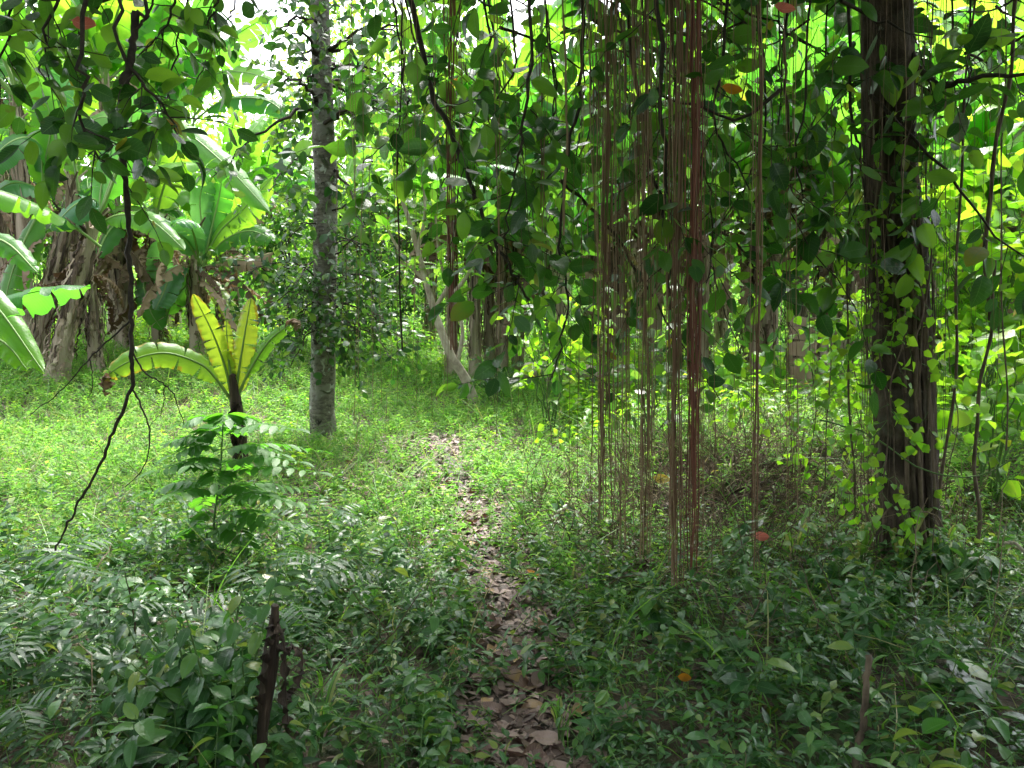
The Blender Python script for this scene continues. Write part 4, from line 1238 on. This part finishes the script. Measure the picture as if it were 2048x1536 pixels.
roots(1085, 4.1, 560, 4, .012, .0028, 'short aerial root bundle under the bough at top centre')
roots(1000, 4.1, 620, 3, .010, .0022, 'pair of fine aerial roots left of top centre', ends=.2)
roots(1448, 4.3, 640, 4, .016, .0018, 'very fine aerial roots ending halfway down right of centre')
roots(1225, 4.6, 700, 5, .05, .0016, 'hair-thin aerial roots loosely spread behind the leftmost bundle')
gp = 'single thin aerial roots hanging from the boughs'
for k in range(140):
    px = R.choice([R.uniform(960, 1420), R.uniform(1150, 1420), R.uniform(1420, 2040), R.uniform(660, 960)])
    Y = R.uniform(3.4, 5.2); ye = R.uniform(300, 900) if px < 1000 else R.uniform(420, 1050)
    a = at(px, -160, Y); bt = at(px, ye, Y); ph = R.random() * 6
    bt.z = max(bt.z, gz(bt.x, bt.y))
    pts = [a.lerp(bt, i / 30) + Vector((math.sin(i * .2 + ph) * .012, 0, 0)) for i in range(31)]
    w = MB(); rr = R.uniform(.0009, .0017); tube(w, pts, rr, rr * .8, 4)
    w.v = [v - np.array(tuple(bt)) for v in w.v]
    o = link('aerial_root', w.mesh('aerial_root', M['root']), loc=bt)
    tag(o, 'single thread-thin aerial root hanging apart from the bundles', 'aerial roots', gp)


# ------------------------------------------------------------------ dangling dead branch
def dead_branch():
    Y = 3.0
    main = [at(272, 25, Y), at(262, 110, Y), at(246, 200, Y), at(240, 260, Y), at(252, 360, Y), at(258, 480, Y), at(262, 600, Y), at(263, 720, Y), at(262, 780, Y), at(225, 870, Y), at(185, 960, Y), at(140, 1040, Y), at(108, 1100, Y)]
    root = empty('dangling_dead_branch', main[-1], 'long dark nearly leafless branch hanging down at the left in front of the bananas', 'branch')
    w = MB(); pts = spline(main, 90); pts = [p + rv(.003) for p in pts]
    rr = lambda th, s: (1.0 if s < .15 else 1.0) * (1 + .12 * np.sin(3 * th + 50 * s) + .1 * math.sin(s * 90)) * (1.5 if .12 < s < .23 else 1)
    tube(w, pts, .0145, .0035, 8, rf=rr); child(w, 'stem', M['twig'], root)
    for c, r in [([(263, 700, Y), (290, 745, Y), (330, 770, Y), (352, 800, Y), (368, 850, Y)], .004), ([(263, 775, Y), (290, 830, Y), (300, 880, Y), (285, 940, Y), (250, 975, Y)], .004),
                 ([(330, 770, Y), (325, 820, Y), (300, 850, Y)], .0025), ([(262, 640, Y), (220, 680, Y), (180, 715, Y), (130, 775, Y), (60, 830, Y)], .004),
                 ([(180, 715, Y), (185, 770, Y), (175, 800, Y)], .0025), ([(272, 60, Y), (300, 20, Y), (330, -60, Y)], .007), ([(250, 350, Y), (215, 330, Y), (170, 300, Y)], .004)]:
        w = MB(); tube(w, [p + rv(.002) for p in spline([at(*q) for q in c], 24)], r, r * .4, 5); child(w, 'side_twig', M['twig'], root)
    # held up by a vine from the crown
    w = MB(); tube(w, spline([at(272, 28, Y), at(274, -60, Y), Vector((-1.9, 3.0, 4.5))], 12), .008, .006, 6); child(w, 'hanging_stem', M['twig'], root)
    w, lv = MB(), LV()
    for (x, y) in [(300, 380), (335, 380), (365, 225), (345, 260), (290, 230), (215, 200)]:
        p = at(x, y, Y - .05); lv.add(at(255, (y + 250) / 2, Y).lerp(p, .6), Vector((R.uniform(-.3, 1), 0, R.uniform(-.8, .2))), Vector((0, -1, .3)) + rv(.2), .105)
    for (x, y) in [(300, 380), (345, 260), (365, 225)]:
        tube(w, spline([at(250, (y + 250) / 2, Y), at((250 + x) / 2, y - 20, Y), at(x, y, Y)], 8), .0025, .0015, 4)
    f = MB(); lv.build(f, OV); child(f, 'foliage', M['fig'], root); child(w, 'leaf_twigs', M['twig'], root)


dead_branch()


# ------------------------------------------------------------------ foreground shrubs, ferns, sticks
def pinnate(mb, ctrl, nl, ll, tpl, lv, r=.0028, n=20, up=Vector((0, 0, 1)), taper=True, ang=1.15):
    pts = spline(ctrl, n); tube(mb, pts, r, r * .35, 5)
    for i in range(nl):
        s = .18 + .8 * i / (nl - 1); j = min(int(s * n), n - 1); p = pts[j].lerp(pts[j + 1], s * n - j)
        t = (pts[j + 1] - pts[j]).normalized(); sd = t.cross(up).normalized()
        l = ll * (math.sin(PI * min(1, .18 + .8 * s)) ** .6 if taper else 1) * R.uniform(.9, 1.1)
        for sg in (1, -1):
            lv.add(p, t * math.cos(ang) + sd * sg * math.sin(ang) + Vector((0, 0, -.18)) + rv(.05), sd.cross(t) * (1 if sd.cross(t).z > 0 else -1) + rv(.12), l)
    lv.add(pts[-1], (pts[-1] - pts[-2]), Vector((0, 0, 1)), ll * .8)


def pinnate_shrub():
    Y = 4.4
    p = at(432, 1150, Y); p.z = gz(p.x, Y)
    root = empty('pinnate_leaved_shrub', p, 'upright sapling with feathery compound leaves in front of the young banana', 'shrub')
    w = MB(); top = at(446, 850, Y)
    st = spline([p, at(428, 1050, Y), at(440, 950, Y), top], 30); tube(w, st, .008, .004, 8)
    child(w, 'stem', M['green_stem'], root)
    tpl = [leaf_tpl(5, .42, .2, .15, 'ovate', .05)]
    tips = [(325, 885), (365, 850), (455, 838), (530, 850), (590, 862), (640, 900), (315, 940), (335, 1000), (395, 1050), (560, 1040), (635, 950), (650, 1010), (600, 1060), (300, 980), (345, 1080), (470, 870), (400, 880), (560, 900), (610, 985), (500, 1090), (380, 930), (420, 860), (490, 930), (430, 960), (570, 1010), (520, 985), (400, 1010), (345, 905), (595, 930)]
    for k, (x, y) in enumerate(tips):
        a = st[int(30 * max(.3, min(1, 1 - (y - 850) / 330)))]
        e = at(x, y + R.uniform(-8, 8), Y + R.uniform(-.45, .45)); m = a.lerp(e, .5) + Vector((0, 0, .045))
        mb, lv = MB(), LV(); pinnate(mb, [a, m, e], 8, .135, tpl, lv, .002, ang=1.1)
        br = child(mb, 'leaf_stalk', M['green_stem'], root); f = MB(); lv.build(f, tpl); child(f, 'leaflets', M['pinnate'], br)


pinnate_shrub()


def fern(px, py, label, n=7, L_=.55, ll=.10, tilt=0., dirs=None, Yf=None, mat='fern'):
    p = gat(px, py)
    if Yf: p = at(px, py, Yf); p.z = gz(p.x, Yf)
    root = empty('fern', p, label, 'fern')
    tpl = [leaf_tpl(4, .2, .1, .2, 'lance', .02)]
    for k in range(n):
        a = (dirs[k] if dirs else k / n * 2 * PI + R.uniform(-.3, .3)); l = L_ * R.uniform(.75, 1.2)
        d = Vector((math.cos(a), math.sin(a), 0))
        c = [p, p + d * l * .35 + Vector((0, 0, l * .55)), p + d * l * .75 + Vector((0, 0, l * .6)), p + d * l * 1.15 + Vector((0, 0, l * .35))]
        mb, lv = MB(), LV(); pinnate(mb, c, 15, ll, tpl, lv, .0024, ang=1.25)
        br = child(mb, 'rachis', M['green_stem'], root); f = MB(); lv.build(f, tpl); child(f, 'frond', M[mat], br)


fern(560, 1300, 'fern with arching fronds behind the rotten dark stalk', 7, .5, .10)
fern(150, 1380, 'broad fern in the lower left with shadowed fronds', 6, .45, .09)
fern(20, 1500, 'fern cut by the lower left corner', 6, .4, .09)
fern(700, 1200, 'small dark fern beside the left side of the path', 7, .4, .09)
fern(40, 1000, 'tall fern at the left edge with a yellow patched frond', 7, .65, .12, Yf=3.6)
fern(640, 1100, 'small fern at the foot of the feathery sapling', 6, .4, .09)


def leafy_shrub(px, py, h, n, ll, label, Yf=None, spread=.3):
    p = gat(px, py) if Yf is None else at(px, py, Yf); p.z = gz(p.x, p.y)
    root = empty('leafy_shrub', p, label, 'shrub')
    w, lv = MB(), LV()
    for k in range(n):
        a = R.uniform(0, 6.28); e = p + Vector((math.cos(a) * spread * R.random(), math.sin(a) * spread * R.random(), h * R.uniform(.6, 1)))
        pts = spline([p + rv(.02) * .5, p.lerp(e, .5) + rv(.02), e], 14); tube(w, pts, .005, .002, 6)
        m = int(h / .05)
        for i in range(m):
            s = .25 + .75 * i / m; q = pts[int(s * 14)]
            for sg in (0, PI):
                b_ = i * 1.57 + sg; d = Vector((math.cos(b_), math.sin(b_), -.25))
                lv.add(q, d + rv(.12), Vector((0, -.1, 1)) + rv(.25), ll * R.uniform(.75, 1.2) * (.6 + .6 * math.sin(PI * s)))
    child(w, 'stems', M['green_stem'], root)
    f = MB(); lv.build(f, [leaf_tpl(6, .5, .2, .3, 'ovate', .08), leaf_tpl(6, .44, .3, .45, 'ovate', .08)]); child(f, 'foliage', M['herb'], root)


leafy_shrub(440, 1560, .64, 10, .092, 'bushy foreground shrub with drooping ovate leaves left of the dark stalk', 2.35, .28)
leafy_shrub(330, 1560, .42, 7, .08, 'lower leafy shrub in the foreground toward the left corner', 2.5, .25)
leafy_shrub(1900, 1330, .42, 6, .14, 'broad-leaved seedling clump at the foot of the big dark trunk', 3.9, .22)
leafy_shrub(900, 1530, .20, 5, .10, 'low dark clump of round leaves on the left side of the path bottom', 2.3, .2)
leafy_shrub(1300, 1150, .30, 4, .10, 'small leafy seedling at the base of the hanging roots', 3.6, .1)
leafy_shrub(1640, 1200, .34, 4, .09, 'herb clump among dry stalks left of the big dark trunk', 3.9, .15)


def strap_plant(px, py, Y, n, L_, label, lean=0.0, mat='herb', W=.035):
    p = at(px, py, Y); p.z = gz(p.x, Y)
    root = empty('strap_leaved_plant', p, label, 'plant')
    for k in range(n):
        a = R.uniform(0, 6.28); d = Vector((math.cos(a) + lean, math.sin(a), 0)) * R.uniform(.2, .7); l = L_ * R.uniform(.7, 1.1)
        w = MB(); blade(w, spline([p, p + Vector((0, 0, l * .5)) + d * l * .2, p + Vector((0, 0, l * .85)) + d * l * .6, p + Vector((0, 0, l * .8)) + d * l * 1.1], 18), W, .3, side=Vector((-d.y, d.x, .1)).normalized(), fold=.3, droop=.1, torn=0, wave=.004, rib=.0018)
        child(w, 'leaf', [M[mat], M['green_stem']], root)


strap_plant(1800, 1130, 4.2, 7, .5, 'fresh green strap-leaved plant in front of the big trunk base', .3, 'grass')
strap_plant(1720, 1150, 4.3, 6, .5, 'strap-leaved plant among the pale dry stalks', -.2, 'grass')
strap_plant(1590, 1120, 4.4, 5, .42, 'strap-leaved plant left of the pale dry stalks', 0, 'grass')
strap_plant(1880, 1140, 4.2, 5, .45, 'strap-leaved plant under the knotted liana', 0, 'grass')
strap_plant(1120, 1460, 2.6, 6, .22, 'narrow-leaved tuft at the lower right side of the path', 0, 'grass', .014)
strap_plant(640, 1450, 2.5, 7, .28, 'narrow-leaved tuft right of the rotten dark stalk', 0, 'grass', .014)


def rotten_stalk():
    Y = 2.25
    p = at(520, 1560, Y); p.z = gz(p.x, Y) - .03
    root = empty('rotten_stalk', p, 'dark rotting plant stalk standing upright in the lower left foreground', 'dead plant')
    w = MB(); c = [p, at(525, 1480, Y), at(535, 1380, Y), at(548, 1290, Y), at(550, 1210, Y)]
    tube(w, spline(c, 60), .021, .011, 20, rf=lambda th, s: 1 + .25 * np.sin(2 * th + 7 * s) + .12 * np.sin(5 * th + 11 * s) + .08 * np.sin(9 * th + 40 * s) + .15 * math.sin(14 * s))
    child(w, 'stalk', M['dark_dead'], root)
    for c, W in [([(552, 1240, Y), (568, 1290, Y - .03), (572, 1400, Y - .03), (580, 1480, Y - .02)], .022), ([(555, 1300, Y), (600, 1300, Y), (600, 1360, Y), (575, 1400, Y)], .03), ([(545, 1230, Y), (530, 1300, Y - .04), (515, 1420, Y - .03)], .025)]:
        w = MB(); blade(w, spline([at(*q) for q in c], 18), W, .02, crumple=.15, torn=.3, ribmat=0, rib=.004); child(w, 'dead_leaf', M['dark_dead'], root)


rotten_stalk()


def stick(name, c, r0, r1, label, mat='vine', cat='stick'):
    pts = spline([at(*q) for q in c], 24)
    e = pts[-1]
    w = MB(); tube(w, [p + rv(.002) for p in pts], r0, r1, 9, rf=lambda th, s: 1 + .12 * np.sin(3 * th + 12 * s) + .06 * math.sin(50 * s))
    w.v = [v - np.array(tuple(e)) for v in w.v]
    tag(link(name, w.mesh(name, M[mat]), loc=e), label, cat)


stick('broken_stick', [(1738, 1310, 2.5), (1732, 1380, 2.48), (1722, 1470, 2.45), (1708, 1545, 2.4), (1700, 1600, 2.4)], .010, .013, 'broken brown stick standing upright in the lower right weeds')
stick('fallen_log', [(1050, 742, 10.5), (1120, 740, 10.4), (1200, 748, 10.3), (1260, 760, 10.2)], .11, .09, 'pale fallen log lying beyond the left root bundles', 'pale_bark', 'log')
stick('dry_stalk', [(1690, 985, 4.6), (1725, 1000, 4.55), (1740, 1080, 4.5), (1745, 1180, 4.5)], .006, .008, 'bent pale dry stalk beside the left base of the big trunk', 'dry')
for q, lb in [([(1650, 1000, 4.5), (1665, 1070, 4.5), (1655, 1170, 4.4)], 'pale dry stalk leaning left of the bent one'), ([(1720, 960, 4.6), (1740, 1060, 4.5), (1765, 1190, 4.4)], 'long pale dry stalk crossing the bent one'),
              ([(1785, 1010, 4.3), (1730, 1080, 4.3), (1700, 1180, 4.3)], 'pale dry stalk slanting across the big trunk base'), ([(1800, 1020, 4.2), (1880, 1040, 4.2), (1900, 1160, 4.2)], 'arched pale dry stalk right of the big trunk base')]:
    stick('dry_stalk', q, .004, .005, lb, 'dry')
stick('pale_twig', [(2060, 1118, 3.6), (2035, 1090, 3.6), (2010, 1085, 3.6)], .010, .006, 'short pale twig poking in at the right edge', 'pale_bark')
stick('curved_vine_stem', [(1740, 200, 4.3), (1760, 345, 4.3), (1800, 362, 4.28), (1838, 300, 4.3), (1846, 240, 4.3)], .005, .003, 'pale curved vine stem looping in front of the upper big trunk', 'pale_bark', 'vine')
stick('arching_cane', [(1640, 840, 4.3), (1740, 870, 4.2), (1850, 940, 4.1), (1960, 950, 4.0), (2070, 890, 3.9)], .005, .003, 'thin grey green cane arching across the big trunk base', 'green_stem', 'stem')
def lying(name, xy, r0, r1, label, mat):
    pts = [Vector((x, y, gz(x, y) + r0 * .8 + .02)) for x, y in [tuple(q)[:2] for q in spline([(x, y, 0) for x, y in xy], 24)]]
    e = pts[-1]; w = MB(); tube(w, [p + rv(.004) for p in pts], r0, r1, 8, rf=lambda th, s: 1 + .1 * np.sin(3 * th + 12 * s))
    w.v = [v - np.array(tuple(e)) for v in w.v]
    tag(link(name, w.mesh(name, M[mat]), loc=e), label, 'branch')


lying('fallen_branch', [(.7, 5.7), (1.3, 5.4), (1.9, 5.6), (2.4, 5.3)], .022, .012, 'dark dead branch lying across the brushy bank', 'twig')
lying('fallen_branch', [(.9, 4.9), (1.3, 5.1), (1.9, 4.8)], .014, .008, 'grey brown dead branch lying below the bank behind the red roots', 'vine')

# ------------------------------------------------------------------ fallen leaves
FL = []
for k in range(6):
    V, f, uv = leaf_tpl(7, R.uniform(.48, .62), R.choice([-.5, .45, .7, .2]), R.uniform(-.2, .25), 'ovate', .1)
    V = V.copy(); V[:, 2] += .05 * np.sin(V[:, 0] * 7 + k) + .05
    mb = MB(); mb.add(V, f, 0, uv); FL.append(mb.mesh('fallen_leaf', M['fallen']))


def fleaf(x, y, s, label, mesh=None, group=None, z=.02, rot=None):
    o = link('fallen_leaf', mesh or R.choice(FL), loc=(x, y, gz(x, y) + z), rot=rot or (R.gauss(0, .3), R.gauss(0, .25), R.uniform(0, 6.28)), scl=s)
    return tag(o, label, 'leaf', group)


def coloured(mat):
    me = FL[1].copy(); me.materials[0] = M[mat]; return me


n = 0
while n < 260:
    k = R.random()
    i = int(k ** 1.6 * 62) + 8; q = PS[min(i, 88)]
    if q.y < 1.9: continue
    x, y = q.x + R.gauss(0, .085 + .012 * q.y), q.y + R.uniform(-.15, .15)
    fleaf(x, y, R.uniform(.07, .14), 'brown curled dead leaf lying on the trodden path', group='dead leaves on the path'); n += 1
for k in range(90):
    X, Y = area(1, 2.2, 9)
    if pdist(X, Y)[0] < .45: continue
    fleaf(X[0], Y[0], R.uniform(.08, .14), 'brown dead leaf lying among the weeds off the path', group='dead leaves among the weeds', z=R.uniform(.02, .1))
for (x, y, mat, s, lb, zz) in [(1500, 1150, 'red_leaf', .10, 'salmon pink leaf caught upright among weeds under the narrow root bundle', .28), (1300, 990, 'yellow_leaf', .14, 'yellow dead leaf standing beside the middle root bundles', .22),
                               (1085, 1150, 'orange_leaf', .10, 'small orange leaf lying right of the path', .05), (1350, 1392, 'orange_leaf', .06, 'tiny orange leaf in the dark herbs at lower right', .12),
                               (1000, 1495, 'fallen', .16, 'largest brown dead leaf at the bottom of the path', .04)]:
    p = gat(x, y + 25)
    o = fleaf(p.x, p.y, s, lb, coloured(mat), z=zz, rot=(1.1, .2, R.uniform(-.5, .5)) if zz > .08 else None)
for (x, y, Y, mat, s, lb) in [(1562, 12, 3.4, 'red_leaf', .10, 'bright red leaf hanging at the top edge'), (1458, 174, 3.8, 'orange_leaf', .11, 'orange leaf hanging among the dark boughs'),
                              (160, 42, 3.0, 'red_leaf', .11, 'russet leaf hanging at the upper left')]:
    p = at(x - 20, y, Y); o = link('withered_leaf', coloured(mat), loc=p, rot=(1.3, .3, .1), scl=s); tag(o, lb, 'leaf')

print('objects', len(scene.objects), 'polys', sum(len(m.polygons) for m in bpy.data.meshes))
